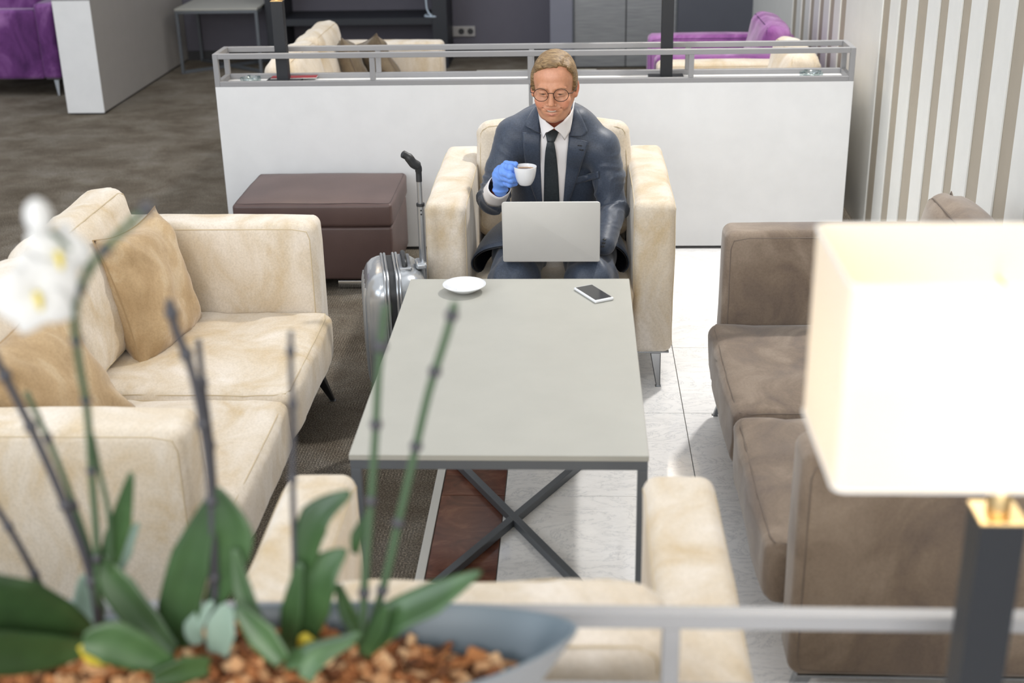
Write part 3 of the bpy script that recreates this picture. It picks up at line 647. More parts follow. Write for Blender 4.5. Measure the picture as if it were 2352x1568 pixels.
# neck and head
F.cap(hl((0, -.030, -.05)), NB+Vector((-.004, .035, -.02)), .050, .050, .02)
F.T = (HR, HC); F.S = HS
F.ell((0, -.018, .038), (.0745, .094, .083), .02)
F.ell((0, .030, .045), (.062, .056, .062), .02); F.ell((0, .026, -.025), (.060, .060, .080), .02)
F.ell((0, .040, -.073), (.047, .044, .038), .02); F.ell((0, .066, -.098), (.023, .020, .016), .018)
for s_ in (-1, 1):
    F.cap((s_*.052, -.005, -.045), (s_*.030, .045, -.090), .017, .015, .02)
    F.ell((s_*.041, .060, -.030), (.022, .022, .018), .014)
F.cap((-.034, .080, .020), (.034, .080, .020), .011, .011, .014)
for s_ in (-1, 1):
    F.ell((s_*.031, .102, .005), (.020, .017, .011), .008, sub=True)
    F.cap((s_*.018, .0905, .021), (s_*.047, .078, .020), .0055, .004, .006)            # brow
    F.ell((s_*.031, .0785, .0045), (.0160, .0130, .0108), .002)                         # upper lid, looking down
    F.cap((s_*.019, .0905, .0005), (s_*.031, .0930, -.0022), .0018, .0018, .002, sub=True); F.cap((s_*.031, .0930, -.0022), (s_*.044, .0855, .0005), .0018, .0014, .002, sub=True)
    F.cap((s_*.020, .0870, -.0080), (s_*.044, .0795, -.0065), .0036, .0030, .004); F.cap((s_*.020, .0930, -.0160), (s_*.042, .0850, -.0185), .0014, .0010, .004, sub=True)         # lower lid
F.cap((0, .089, .016), (0, .113, -.028), .0074, .0098, .007); F.ell((0, .116, -.031), (.0108, .009, .0088), .004)
for s_ in (-1, 1):
    F.ell((s_*.0130, .103, -.035), (.0074, .009, .0062), .003); F.ell((s_*.0065, .109, -.0430), (.0032, .004, .0025), .002, sub=True)
    F.ell((s_*.040, .064, -.046), (.016, .018, .016), .014)                              # cheek lifted by the smile
F.ell((0, .076, -.066), (.033, .0165, .020), .014)
for s_ in (-1, 1):
    F.chain([(s_*.0205, .1010, -.034), (s_*.030, .0985, -.044), (s_*.038, .0905, -.056), (s_*.041, .0835, -.068)], [.0016, .0024, .0024, .0014], .004, sub=True)      # smile folds
    F.cap((s_*.050, .082, -.012), (s_*.062, .066, -.010), .0010, .0008, .003, sub=True)
mu = [(-.033, .0775, -.0515), (-.018, .0920, -.0570), (-.004, .0970, -.0575), (.004, .0970, -.0575), (.018, .0920, -.0570), (.033, .0775, -.0515)]
F.chain(mu, [.0014, .0026, .0032, .0032, .0026, .0014], .003)
F.chain([(-.028, .0785, -.0580), (-.015, .0900, -.0710), (0, .0940, -.0745), (.015, .0900, -.0710), (.028, .0785, -.0580)], [.0014, .0032, .0042, .0032, .0014], .003)
F.chain([(-.032, .0830, -.0535), (-.018, .0960, -.0622), (0, .1015, -.0650), (.018, .0960, -.0622), (.032, .0830, -.0535)], [.0014, .0032, .0046, .0032, .0014], .0012, sub=True)
F.ell((0, .092, -.0855), (.016, .004, .0030), .004, sub=True)
for s_ in (-1, 1):
    er = np.array([[math.cos(.35*s_), -math.sin(.35*s_)*1, 0], [math.sin(.35*s_), math.cos(.35*s_), 0], [0, 0, 1]])
    F.ell((s_*.0755, -.012, -.004), (.0095, .018, .031), .010, R=er); F.ell((s_*.086, -.006, -.001), (.0055, .008, .015), .004, sub=True, R=er)
    F.ell((s_*.0745, -.004, -.030), (.007, .010, .010), .006)
F.T = None; F.S = np.ones(3)
me, P = F.mesh('body'); L = ((P-np.array(HC))@HR)/HS
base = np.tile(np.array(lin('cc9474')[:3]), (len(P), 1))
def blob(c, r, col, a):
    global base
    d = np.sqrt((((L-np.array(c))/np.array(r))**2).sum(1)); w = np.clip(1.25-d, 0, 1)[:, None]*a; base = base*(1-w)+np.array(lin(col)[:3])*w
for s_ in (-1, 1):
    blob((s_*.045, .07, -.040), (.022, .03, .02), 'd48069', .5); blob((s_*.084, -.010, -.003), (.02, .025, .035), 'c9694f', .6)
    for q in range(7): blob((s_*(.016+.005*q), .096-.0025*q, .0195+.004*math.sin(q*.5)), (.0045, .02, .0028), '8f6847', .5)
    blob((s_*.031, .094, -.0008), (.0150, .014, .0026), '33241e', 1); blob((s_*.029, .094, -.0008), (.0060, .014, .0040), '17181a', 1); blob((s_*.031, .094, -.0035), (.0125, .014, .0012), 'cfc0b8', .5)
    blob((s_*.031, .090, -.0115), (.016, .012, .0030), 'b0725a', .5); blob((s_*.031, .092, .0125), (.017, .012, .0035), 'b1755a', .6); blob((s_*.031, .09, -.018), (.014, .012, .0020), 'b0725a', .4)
    for (a_, b_, c_) in ((.024, .10, -.038), (.031, .098, -.046), (.038, .09, -.055), (.041, .085, -.064)): blob((s_*a_, b_, c_), (.0034, .014, .0060), '8c4c34', .7)  # smile folds also darkened in the skin colour, shade painted into the crease
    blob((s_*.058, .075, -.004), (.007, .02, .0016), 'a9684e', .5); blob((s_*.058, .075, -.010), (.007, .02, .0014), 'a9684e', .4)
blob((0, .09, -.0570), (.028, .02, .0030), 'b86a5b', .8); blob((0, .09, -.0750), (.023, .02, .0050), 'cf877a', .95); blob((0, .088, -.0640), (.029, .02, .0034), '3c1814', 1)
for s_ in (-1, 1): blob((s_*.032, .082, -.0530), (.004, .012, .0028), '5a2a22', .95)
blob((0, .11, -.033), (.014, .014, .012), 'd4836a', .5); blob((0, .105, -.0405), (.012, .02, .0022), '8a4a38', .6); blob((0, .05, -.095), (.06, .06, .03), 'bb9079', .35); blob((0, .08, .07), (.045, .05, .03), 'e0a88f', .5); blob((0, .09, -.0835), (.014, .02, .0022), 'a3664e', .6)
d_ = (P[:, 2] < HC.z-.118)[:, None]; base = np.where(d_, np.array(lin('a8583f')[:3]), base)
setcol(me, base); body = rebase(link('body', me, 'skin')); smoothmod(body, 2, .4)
# teeth, eyes
mb = MB(); mb.grid([[hl((x, .0985-(x/.02)**2*.0065, -.0625+z+(x/.02)**2*.003)) for x in np.linspace(-.0145, .0145, 9)] for z in (-.0006, .0022)]); o = rebase(mb.build('teeth', 'teeth')); 
# hair
Hh = SDF(np.arange(HC.x-.105, HC.x+.105, .0021), np.arange(HC.y-.13, HC.y+.13, .0021), np.arange(HC.z-.13, HC.z+.17, .0021)); Hh.T = (HR, HC); Hh.S = HS
Hh.ell((-.068, .006, .012), (.0115, .026, .045), .01); Hh.ell((.068, .006, .012), (.0115, .026, .045), .01); Hh.ell((0, -.022, .040), (.0785, .098, .090), .02); Hh.ell((-.006, .034, .088), (.056, .046, .034), .025); Hh.ell((.046, .02, .070), (.029, .045, .032), .015)
sl_, X, Y, Z = Hh._sl([-9]*3, [9]*3); x, y, z = Hh.loc(X, Y, Z)
part = np.clip((x+.02)/.06, -1, 1)
fl = 190*(y*.6+z*.7)+34*x+3.2*np.sin(14*x+25*y+.5); strand = .0010*np.sin(fl)+.0007*np.sin(2.3*fl+24*x+1.5*np.sin(40*x))+.0004*np.sin(4.1*fl)
strand = (strand*np.clip((z-.03)/.04, 0, 1)*np.clip((.068-np.abs(x))/.02, 0, 1)-.0022*np.exp(-((x-.040+.15*(y-.04))/.004)**2)*(y > -.02)*(z > .05))*-1
hline = np.interp(y, [-.13, -.06, -.035, -.022, .004, .016, .028, .042, .058, .072, .09], [-.075, -.072, -.035, .016, -.018, -.002, .028, .055, .078, .094, .102])+.0012*np.sin(230*y+90*x)+.001*np.sin(310*x)+.003*np.sin(60*x)*(y > .03)+np.where(y > .03, .010*np.clip((np.abs(x)-.02)/.03, 0, 1)*(x > 0), 0)+np.where((x > .02) & (x < .05) & (y > .04), .010, 0)
Hh.v = np.maximum(Hh.v+strand, (hline-z)*.8).astype(np.float32)
me, P = Hh.mesh('hair'); hair = rebase(link('hair', me, 'hair')); smoothmod(hair, 1, .4)
# glasses
gl = []
def gadd(name, mbx, mat): o = rebase(mbx.build(name, mat, None, True)); gl.append(o); return o
mb = MB()
for s_ in (-1, 1):
    c = (s_*.0345, .110, .003); mb.tube([hl((c[0]+.0255*math.cos(a), c[1]-abs(math.cos(a)*s_ if True else 0)*.0-s_*math.cos(a)*.004, c[2]+.0235*math.sin(a))) for a in np.linspace(0, 2*pi, 33)[:-1]], .0010, 6, closed=True)
    mb.tube([hl(q) for q in ((s_*.060, .106, .009), (s_*.072, .090, .006), (s_*.079, .04, .006), (s_*.0815, -.005, .010), (s_*.083, -.03, -.004))], .0011, 6)
    mb.tube([hl(q) for q in ((s_*.0125, .110, -.003), (s_*.011, .102, -.009))], .0010, 5)
mb.tube(catmull([hl((-.010, .111, .008)), hl((-.004, .114, .011)), hl((.004, .114, .011)), hl((.010, .111, .008))], 4), .0011, 6); gadd('spectacle_frame', mb, 'wire')
for s_ in (-1, 1):
    mb = MB(); mb.add([hl((s_*.0345+.025*math.cos(a), .109-s_*math.cos(a)*.004, .003+.023*math.sin(a))) for a in np.linspace(0, 2*pi, 33)[:-1]], [tuple(range(32))]); o = rebase(mb.build('lens', 'lens', None, False)); o.parent = gl[0]; gl[0].parent = man; o.matrix_parent_inverse.identity()
# glove
G = SDF(np.arange(GP.x-.07, GP.x+.09, .0016), np.arange(GP.y-.10, GP.y+.08, .0016), np.arange(GP.z-.085, GP.z+.075, .0016)); hand(G, 0)
G.ell(GW, (.0265, .0265, .008), .006)
Xg, Yg, Zg = G._sl([-9]*3, [9]*3)[1:]; G.v = (G.v+.0004*np.sin(330*(Zg+.5*Xg)+4*np.sin(90*Yg))).astype(np.float32)
me, _ = G.mesh('glove'); glove = rebase(link('glove', me, 'glove')); smoothmod(glove, 1, .4)
# jacket
J = SDF(np.arange(-.47, .33, .0044), np.arange(3.98, 4.72, .0048), np.arange(.37, .99, .0044))
J.ell((-.072, 4.395, .690), (.165, .112, .215), .05); J.ell((-.078, 4.45, .52), (.155, .118, .16), .05)
J.cap(S1+Vector((.012, 0, -.006)), S2+Vector((-.012, 0, -.006)), .058, .058, .04); J.cap(at(1236, 272, 4.315), S1+Vector((.02, 0, .005)), .034, .050, .03); J.cap(at(1326, 276, 4.315), S2+Vector((-.02, 0, .005)), .036, .050, .03); J.cap(at(1236, 276, 4.315), at(1326, 278, 4.315), .034, .034, .03)
J.cap((-.16, 4.36, .78), (.0, 4.36, .78), .085, .085, .05)
sle = SDF(*J.g)
sle.chain([S1, (S1+E1)/2+Vector((-.004, 0, 0)), E1+Vector((0, 0, .004)), W1+(E1-W1)*.60], [.058, .050, .053, .045], .018)
sle.chain([S2, (S2+E2)/2+Vector((.002, 0, 0)), E2, W2+(pm-W2)*.15], [.060, .053, .052, .037], .018)
X, Y, Z = sle._sl([-9]*3, [9]*3)[1:]
def ridge(p): return 1-np.abs(np.sin(p))*1.0
for (c_, sg) in ((E1, 1), (E2, -1)):
    near = np.exp(-(((X-c_.x)/.11)**2+((Y-c_.y)/.16)**2+((Z-c_.z-.02)/.16)**2))
    ph = 44*(Z-c_.z)+sg*30*(X-c_.x)+26*(Y-4.3)+1.8*np.sin(24*X+31*Z)+1.2*np.sin(37*Y+11*Z)
    sle.v -= (near*(.008*np.clip(ridge(ph), 0, 1)**1.5-.004+.005*np.clip(ridge(1.7*ph+20*X), 0, 1)**2)).astype(np.float32)
d = sle.v; a = J.v; k = .016; hh = np.maximum(k-np.abs(a-d), 0)/k; J.v = np.minimum(a, d)-hh*hh*k*.25
J.v -= (.0022*np.sin(26*X+14*Z+2*np.sin(19*Z))*np.clip((.85-Z)/.2, 0, 1)+.0012*np.sin(60*Z+30*X)*np.clip((.62-Z)/.1, 0, 1)).astype(np.float32)
me, _ = J.mesh('jacket'); jm = me.copy(); jk = link('jacket', me, 'suit'); smoothmod(jk, 2, .5)
bvh = BVHTree.FromPolygons([v.co.copy() for v in jm.vertices], [tuple(p.vertices) for p in jm.polygons]); rebase(jk)
def hit(px, py, off, fy=4.24):
    d = ray(px, py).normalized(); r = bvh.ray_cast(CP, d)
    p = r[0] if (r[0] is not None and 4.05 < r[0].y < 4.45) else at(px, py, fy)
    return p-d*off
def strip(name, rows, off, th, mat, parent, m=8, sub=5, fy=4.24, slope=0, seam=False):
    # rows: (y, xl, xr) or (yl, xl, yr, xr) in pixels, laid over the chest
    R_ = [r if len(r) == 4 else (r[0], r[1], r[0], r[2]) for r in rows]; G_ = []
    for i in range(len(R_)-1):
        for k_ in range(sub+(1 if i == len(R_)-2 else 0)):
            t_ = k_/sub; q = [R_[i][j]*(1-t_)+R_[i+1][j]*t_ for j in range(4)]
            G_.append([hit(q[1]+(q[3]-q[1])*u/m, q[0]+(q[2]-q[0])*u/m, off+math.sin(pi*u/m)*slope, fy) for u in range(m+1)])
    for _ in range(3):      # relax so that the cloth lies smooth
        G2 = [[v.copy() for v in row] for row in G_]
        for i in range(len(G_)):
            for j in range(1, m): G2[i][j] = (G_[i][j-1]+G_[i][j+1]+G_[i][j]*2)/4
        for i in range(1, len(G_)-1):
            for j in range(m+1): G_[i][j] = (G2[i-1][j]+G2[i+1][j]+G2[i][j]*2)/4
    mb = MB(); mb.grid(G_); o = rebase(mb.build(name, mat, None, True)); o.parent = parent or man; solid(o, th, 0); return o
shirt = strip('shirt', [(262, 1242, 1314), (300, 1242, 1308), (330, 1239, 1306), (400, 1239, 1301), (470, 1238, 1298), (520, 1240, 1292)], .011, .002, 'shirt', None, 10)
strip('tie', [(294, 1252, 1284), (302, 1252, 1283), (316, 1256, 1277), (325, 1258, 1272)], .019, .010, 'tie', None, 6, 4, slope=.005)
strip('tie', [(325, 1257, 1272), (345, 1253, 1276), (365, 1251, 1279), (400, 1250, 1282), (461, 1249, 1285), (520, 1248, 1287)], .015, .003, 'tie', None, 8, 6, slope=.003)
lapL = strip('lapel', [(303, 1200, 308, 1242), (330, 1201, 330, 1241), (365, 1205, 365, 1241), (400, 1211, 400, 1242), (440, 1224, 440, 1244), (480, 1240, 480, 1246)], .014, .004, 'suit', jk, 8, 6, slope=.003)
lapR = strip('lapel', [(312, 1307, 326, 1352), (335, 1305, 338, 1349), (365, 1302, 368, 1339), (400, 1299, 402, 1328), (440, 1296, 440, 1315), (480, 1293, 480, 1300)], .014, .004, 'suit', jk, 8, 6, slope=.003)
strip('jacket_collar', [(246, 1235, 246, 1229), (258, 1238, 254, 1222), (275, 1240, 272, 1211), (300, 1241, 288, 1205), (306, 1241, 293, 1214)], .016, .004, 'suit', jk, 6, 5, slope=.003)
strip('jacket_collar', [(242, 1315, 246, 1322), (256, 1315, 256, 1330), (275, 1312, 278, 1340), (300, 1308, 304, 1352), (312, 1307, 313, 1336)], .016, .004, 'suit', jk, 6, 5, slope=.003)
strip('pocket_welt', [(408, 1318, 393, 1374), (423, 1320, 409, 1375)], .007, .003, 'suit', jk, 8, 4)
for (x_, y_) in ((1331, 334), (1335, 344)): strip('buttonhole', [(y_-1.5, x_-4, y_-.5, x_+5), (y_+1, x_-4, y_+2, x_+5)], .020, .001, 'lining', jk, 3, 2)
# shirt collar: two folded wings and a neckband
def wing(pts):      # pts: list of (top px,py,Y, bottom px,py,Y)
    G_ = [[at(a[0], a[1], a[2]).lerp(at(a[3], a[4], a[5]), u/6) for u in range(7)] for a in pts]; mb = MB(); mb.grid(G_); o = rebase(mb.build('shirt_collar', 'shirt', None, True)); o.parent = shirt; o.matrix_parent_inverse.identity(); solid(o, .0025, 0); return o
wing([(1233, 236, 4.30, 1236, 258, 4.285), (1237, 252, 4.245, 1241, 286, 4.235), (1243, 266, 4.205, 1244, 306, 4.205), (1255, 280, 4.185, 1248, 318, 4.19), (1272, 293, 4.172, 1254, 305, 4.178), (1273, 294, 4.171, 1271, 296, 4.172)])
wing([(1319, 232, 4.30, 1317, 252, 4.285), (1316, 248, 4.245, 1313, 282, 4.235), (1309, 262, 4.205, 1309, 302, 4.205), (1294, 278, 4.185, 1297, 322, 4.19), (1274, 293, 4.172, 1287, 306, 4.178), (1273, 294, 4.171, 1275, 297, 4.172)])
def ring(name, a, b, r0, r1, mat, th=.002, par=None, wob=0):
    a = Vector(a); b = Vector(b); d = (b-a).normalized(); u = Vector((1, 0, 0)); u = (u-d*u.dot(d)).normalized(); w = d.cross(u)
    mb = MB(); mb.grid([[a.lerp(b, t)+(u*math.cos(q)+w*math.sin(q))*(r0+(r1-r0)*t+wob*math.sin(5*q+3*t)) for q in np.linspace(0, 2*pi, 29)] for t in np.linspace(0, 1, 6)])
    o = rebase(mb.build(name, mat, None, True, merge=1e-5)); 
    if par is not None: o.parent = par; o.matrix_parent_inverse.identity()
    solid(o, th, 0); return o
dC = (E1-W1).normalized(); ring('shirt_cuff', W1+dC*.115, W1-dC*.004, .043, .037, 'shirt', .002, shirt, .0012)
ring('shirt_cuff', W2+(E2-W2)*.05, W2+(pm-W2)*.55, .033, .031, 'shirt', .002, shirt)
mb = MB()
for i in range(3):
    p = at(1384+i*2.2, 566-i*8, 4.005); mb.lathe([(0, .0025), (.0045, .0025), (.006, .001), (.006, -.001), (0, -.001)], 12, (p.x, p.y, p.z))
o = rebase(mb.build('cuff_button', 'rubber', None, True)); o.parent = jk
# jacket skirt, open at the front and flared over the thighs
ARC = {-1: [(1172, 562), (1140, 566), (1112, 573), (1094, 584), (1084, 598), (1084, 612), (1092, 622), (1104, 627)], 1: [(1372, 558), (1398, 560), (1420, 567), (1436, 581), (1444, 598), (1443, 613), (1433, 624), (1420, 629)]}
BACKA = [(.09, .50), (.115, .50), (.14, .49), (.155, .47), (.16, .445), (.16, .42), (.155, .40), (.145, .385)]
for s_ in (-1, 1):
    fr = catmull([at(x_, y_, 4.075+.012*k_) for k_, (x_, y_) in enumerate(ARC[s_])], 4); bk = catmull([Vector((-.078+s_*a_, 4.42, b_)) for a_, b_ in BACKA], 4); cen = at(1140 if s_ < 0 else 1400, 605, 4.2)
    for name, off, mat in (('jacket_skirt', 0, 'suit'), ('lining', .006, 'lining')):
        G_ = []
        for k_ in range(11):
            t_ = k_/10; row = []
            for a_, b_ in zip(fr, bk):
                p = a_.lerp(b_, t_)+Vector((s_*.022*math.sin(pi*t_), 0, .010*math.sin(pi*t_))); c2 = Vector((cen.x, p.y, cen.z)); row.append(p+(c2-p).normalized()*off)
            G_.append(row)
        mb = MB(); mb.grid(G_); o = rebase(mb.build(name, mat, None, True)); o.parent = jk; solid(o, .003, 0)
# trousers
Tt = SDF(np.arange(-.34, .19, .0055), np.arange(3.84, 4.66, .006), np.arange(.06, .60, .0055))
for H_, K_, s_ in ((H1, K1, -1), (H2, K2, 1)):
    Tt.chain([H_, (H_+K_)/2+Vector((s_*.012, 0, .0)), K_+Vector((s_*.004, 0, 0)), K_+Vector((0, -.045, -.13)), Vector((K_.x, 3.935, .10))], [.100, .088, .080, .063, .054], .03)
Tt.ell((-.075, 4.44, .44), (.15, .13, .10), .04)
X, Y, Z = Tt._sl([-9]*3, [9]*3)[1:]
Tt.v -= (.0035*np.sin(42*Y+30*np.abs(X+.077)+2.2*np.sin(28*X+9*Z))*np.clip((Z-.3)/.1, 0, 1)+.002*np.sin(70*X+20*Y+2*np.sin(33*Y))+.003*np.sin(44*Z+10*X)*np.clip((.34-Z)/.1, 0, 1)).astype(np.float32)
me, _ = Tt.mesh('trousers'); o = rebase(link('trousers', me, 'suit')); smoothmod(o, 2, .5)
for K_ in (K1, K2):
    Sh = SDF(np.arange(K_.x-.06, K_.x+.06, .005), np.arange(3.70, 4.02, .005), np.arange(0, .13, .005)); Sh.cap((K_.x, 3.955, .040), (K_.x, 3.79, .030), .038, .034, .02); Sh.cap((K_.x, 3.95, .05), (K_.x, 3.94, .09), .038, .04, .02)
    Sh.v = np.maximum(Sh.v, -(Sh.g[2][None, None, :]-.004)); me, _ = Sh.mesh('shoe'); rebase(link('shoe', me, 'rubber'))

# ------------------------------------------------------------------ laptop, cup
A_, B_ = at(1157.5, 600, 3.93), at(1376, 599, 3.93); C_, D_ = at(1157, 464.5, 3.905), at(1380, 462.5, 3.905)
lw = (B_-A_).length; mid = (A_+B_)/2; lh_ = (((C_+D_)/2)-mid).length; tilt = math.atan2(3.93-3.905, lh_)
lp = empty('laptop', mid+Vector((0, 0, .003)), math.atan2(B_.y-A_.y, B_.x-A_.x), 'silver laptop open on the seated man\'s lap, back of its screen to the view', 'laptop')
def plate(w, d, th, r):
    mb = MB(); n = 6; pts = []
    for cx, cy, a0 in ((w/2-r, d-r, 0), (-w/2+r, d-r, 90), (-w/2+r*.5, r*.5, 180), (w/2-r*.5, r*.5, 270)):
        rr = r if a0 < 100 else r*.5
        for k in range(n+1): a = math.radians(a0+k*90/n); pts.append((cx+rr*math.cos(a), cy+rr*math.sin(a)))
    m_ = len(pts); mb.add([(x, y, -th/2) for x, y in pts]+[(x, y, th/2) for x, y in pts], [tuple(range(m_))[::-1], tuple(range(m_, 2*m_))]+[(i, (i+1) % m_, m_+(i+1) % m_, m_+i) for i in range(m_)]); return mb
o = plate(lw, .212, .011, .010).build('keyboard_base', 'alu', lp, bevel=.0012)
o = plate(lw+.004, lh_, .006, .010).build('lid', 'alu', lp, bevel=.0012); o.location = (0, -.006, -.001); o.rotation_euler = (pi/2+tilt, 0, 0)
s2 = MB().box((-lw/2+.008, .010, -.0042), (lw/2-.008, lh_-.008, -.0031)).build('screen', 'screen', lp, False); s2.location = (0, -.004, .004); s2.rotation_euler = (pi/2+tilt, 0, 0)
mb = MB()
for r_ in range(6):
    for c_ in range(14): x0 = -lw/2+.022+c_*(lw-.044)/14; mb.box((x0+.001, .03+r_*.0165, .0055), (x0+(lw-.044)/14-.0015, .03+r_*.0165+.0145, .0068))
o = mb.build('keys', 'keys', lp, False); o['kind'] = 'stuff'
MB().box((-.045, .14, .0052), (.045, .20, .0058)).build('trackpad', 'alu', lp, False)
mb = MB(); mb.tube([(-lw/2+.03, .0, .002), (lw/2-.03, .0, .002)], .0045, 10); mb.build('hinge', 'keys', lp)
ct = at(1206, 382, 4.0); cup = empty('cup', (ct.x, ct.y, ct.z-.060), 0, 'white porcelain cup of black coffee held in the gloved hand', 'cup')
mb = MB(); mb.lathe([(0, .0), (.016, 0), (.0190, .001), (.0215, .004), (.0275, .014), (.0322, .028), (.0350, .044), (.0366, .0595), (.0362, .0608), (.0350, .060), (.0334, .044), (.0305, .028), (.0255, .015), (.012, .006), (0, .005)], 48); mb.build('cup_body', 'porcelain', cup, True, merge=1e-5)
mb = MB(); mb.lathe([(0, .0502), (.022, .0502)], 40); cf = mb.build('coffee', 'coffee', cup, True, merge=1e-5); mb = MB(); mb.lathe([(.021, .0501), (.0338, .0501)], 40); mb.build('crema', 'crema', cf, True, merge=1e-5)
mb = MB(); mb.tube(catmull([(-.034, 0, .047), (-.045, 0, .052), (-.054, 0, .044), (-.050, 0, .030), (-.040, 0, .018), (-.026, 0, .016)], 5), .0038, 10); mb.build('handle', 'porcelain', cup)

# ------------------------------------------------------------------ table lamps
def lamp(x, y, z, label, power):
    t = empty('table_lamp', (x, y, z), 0, label, 'lamp', None); w = .025; H = .345
    MB().box((-.075, -.055, 0), (.075, .055, .010)).build('base', 'black', t, False, bevel=.002)
    MB().box((-w, -w, .010), (w, w, H)).build('pole', 'black', t, False, bevel=.0012)
    MB().box((-w-.001, -w-.001, H), (w+.001, w+.001, H+.003)).build('cap', 'brass', t, False, bevel=.0008)
    mb = MB(); mb.lathe([(0, H+.003), (.013, H+.003), (.013, H+.03), (.010, H+.036), (.015, H+.04), (.017, H+.075), (.014, H+.08), (0, H+.08)], 24); mb.build('socket', 'brass', t)
    a, b, z0, z1, th = .204, .101, .428, .649, .002; s_ = MB()
    def rr(hx, hy, z, r=.012):
        pts = []
        for cx, cy, a0 in ((hx-r, hy-r, 0), (-hx+r, hy-r, 90), (-hx+r, -hy+r, 180), (hx-r, -hy+r, 270)):
            for k in range(5): q = math.radians(a0+k*22.5); pts.append(Vector((cx+r*math.cos(q), cy+r*math.sin(q), z)))
        return pts+[pts[0]]
    s_.grid([rr(a, b, z0), rr(a, b, z1), rr(a-th, b-th, z1), rr(a-th, b-th, z0), rr(a, b, z0)]); sh = s_.build('lamp_shade', 'shade', t, merge=1e-5)
    for zz in (z0, z1): mb = MB(); mb.tube(rr(a, b, zz)[:-1], .0018, 6, closed=True); mb.build('shade_trim', 'page', sh)
    mb = MB(); 
    for q in (0, 1): mb.tube([((-a+th) if q else 0, 0 if q else -b+th, z1-.06), ((a-th) if q else 0, 0 if q else b-th, z1-.06)], .0018, 6)
    mb.tube([(0, 0, z1-.06), (0, 0, H+.14)], .0015, 6); mb.build('shade_holder', 'brass', t)
    m = bpy.data.materials.get('lit_bulb')
    if not m:
        m = bpy.data.materials.new('lit_bulb'); m.use_nodes = True; b_ = m.node_tree.nodes['Principled BSDF']; b_.inputs['Emission Color'].default_value = (1, .78, .5, 1); b_.inputs['Emission Strength'].default_value = 25
        nz = m.node_tree.nodes.new('ShaderNodeTexNoise'); M_['bulb'] = m
    mb = MB(); mb.lathe([(0, H+.08), (.012, H+.082), (.018, H+.10), (.028, H+.125), (.029, H+.14), (.022, H+.16), (.010, H+.168), (0, H+.17)], 20); mb.build('bulb', 'bulb', t, merge=1e-5)
    for q in (-1, 1):
        l = bpy.data.lights.new('bulb_light', 'POINT'); l.energy = power/2; l.color = (1, .93, .83); l.shadow_soft_size = .03; o = bpy.data.objects.new('bulb_light', l); COL.objects.link(o); o.location = (x+q*.045, y, z+H+.14)
    return t
lamp(.466, 1.276, .737, 'lit table lamp with a white rectangular shade and black square pole, right foreground', .45)
lamp(-1.278, 5.605, .737, 'black square lamp pole standing at the left end of the far partition', 2)
lamp(.384, 5.605, .737, 'black square lamp pole standing on the far partition right of the man', 2.5)

# ------------------------------------------------------------------ small things on the far partition
def ashtray(p, label, r=.05):
    t = empty('ashtray', p, 0, label, 'ashtray'); mb = MB()
    mb.lathe([(0, .006), (r*.6, .006), (r*.85, .020), (r*.95, .024), (r, .020), (r*.96, .004), (r*.8, .0), (0, 0)], 24); mb.build('dish', 'glass', t, True, merge=1e-5)
    for k in range(4): a = k*pi/2+.4; MB().box((r*.82*math.cos(a)-.006, r*.82*math.sin(a)-.006, .022), (r*.82*math.cos(a)+.006, r*.82*math.sin(a)+.006, .027)).build('rest', 'glass', t, False)
ashtray((-1.42, 5.585, .738), 'clear glass ashtray on the far partition beside the red card', .045)
ashtray((1.0, 5.59, .738), 'clear glass ashtray at the right end of the far partition', .05)
def leaflet(c, w, d, rz, mat, label, cat='card'):
    t = empty('card' if mat == 'red' else 'leaflet', c, rz, label, cat); MB().box((-w/2, -d/2, 0), (w/2, d/2, .0025)).build('sheet', 'page', t, False); MB().box((-w/2, -d/2, .0025), (w/2, d/2, .004)).build('cover', mat, t, False)
leaflet((-1.24, 5.645, .748), .20, .055, .05, 'red', 'red card lying under the left lamp pole on the far partition')
leaflet((-1.51, 5.572, .738), .07, .045, .1, 'page', 'small white leaflet beside the glass ashtray at left')

# ------------------------------------------------------------------ things by the back wall
t = empty('shelf_unit', (-1.66, 10.1, 0), 0, 'black open shelf unit against the back wall', 'shelf')
for x in (-.66, .61): MB().box((x-.045, -.17, 0), (x+.07, .28, 2.0)).build('side_panel', 'blackmat', t, False, bevel=.003)
for z in (.33, .75, 1.2, 1.65): MB().box((-.59, -.17, z), (.565, .28, z+.05)).build('shelf', 'blackmat', t, False, bevel=.002)
mb = MB(); p0 = Vector((-1.12, 9.97, .383)); mb.tube(catmull([p0+Vector(q) for q in ((-.03, .02, .30), (-.02, .0, .15), (-.01, -.01, .05), (.03, -.02, .004), (.06, .02, .004), (.03, .06, .006), (-.02, .05, .01), (-.03, 0, .004), (.02, -.04, .006), (.07, -.03, .004))], 5), .006, 8)
tag(mb.build('cable', 'cablem', None, True), 'pale coiled cable hanging onto the black shelf', 'cable')
t = empty('power_socket', (-.915, 10.385, .20), 0, 'silver triple power socket on the dark back wall', 'socket')
MB().box((-.11, 0, -.035), (.11, .014, .045)).build('frame', 'socket', t, False, bevel=.003)
for i in range(3):
    x = -.072+i*.072; mb = MB(); mb.tube([(x, -.002, .005), (x, .004, .005)], .024, 20); mb.build('outlet', 'sockface' if i else 'socket', t)

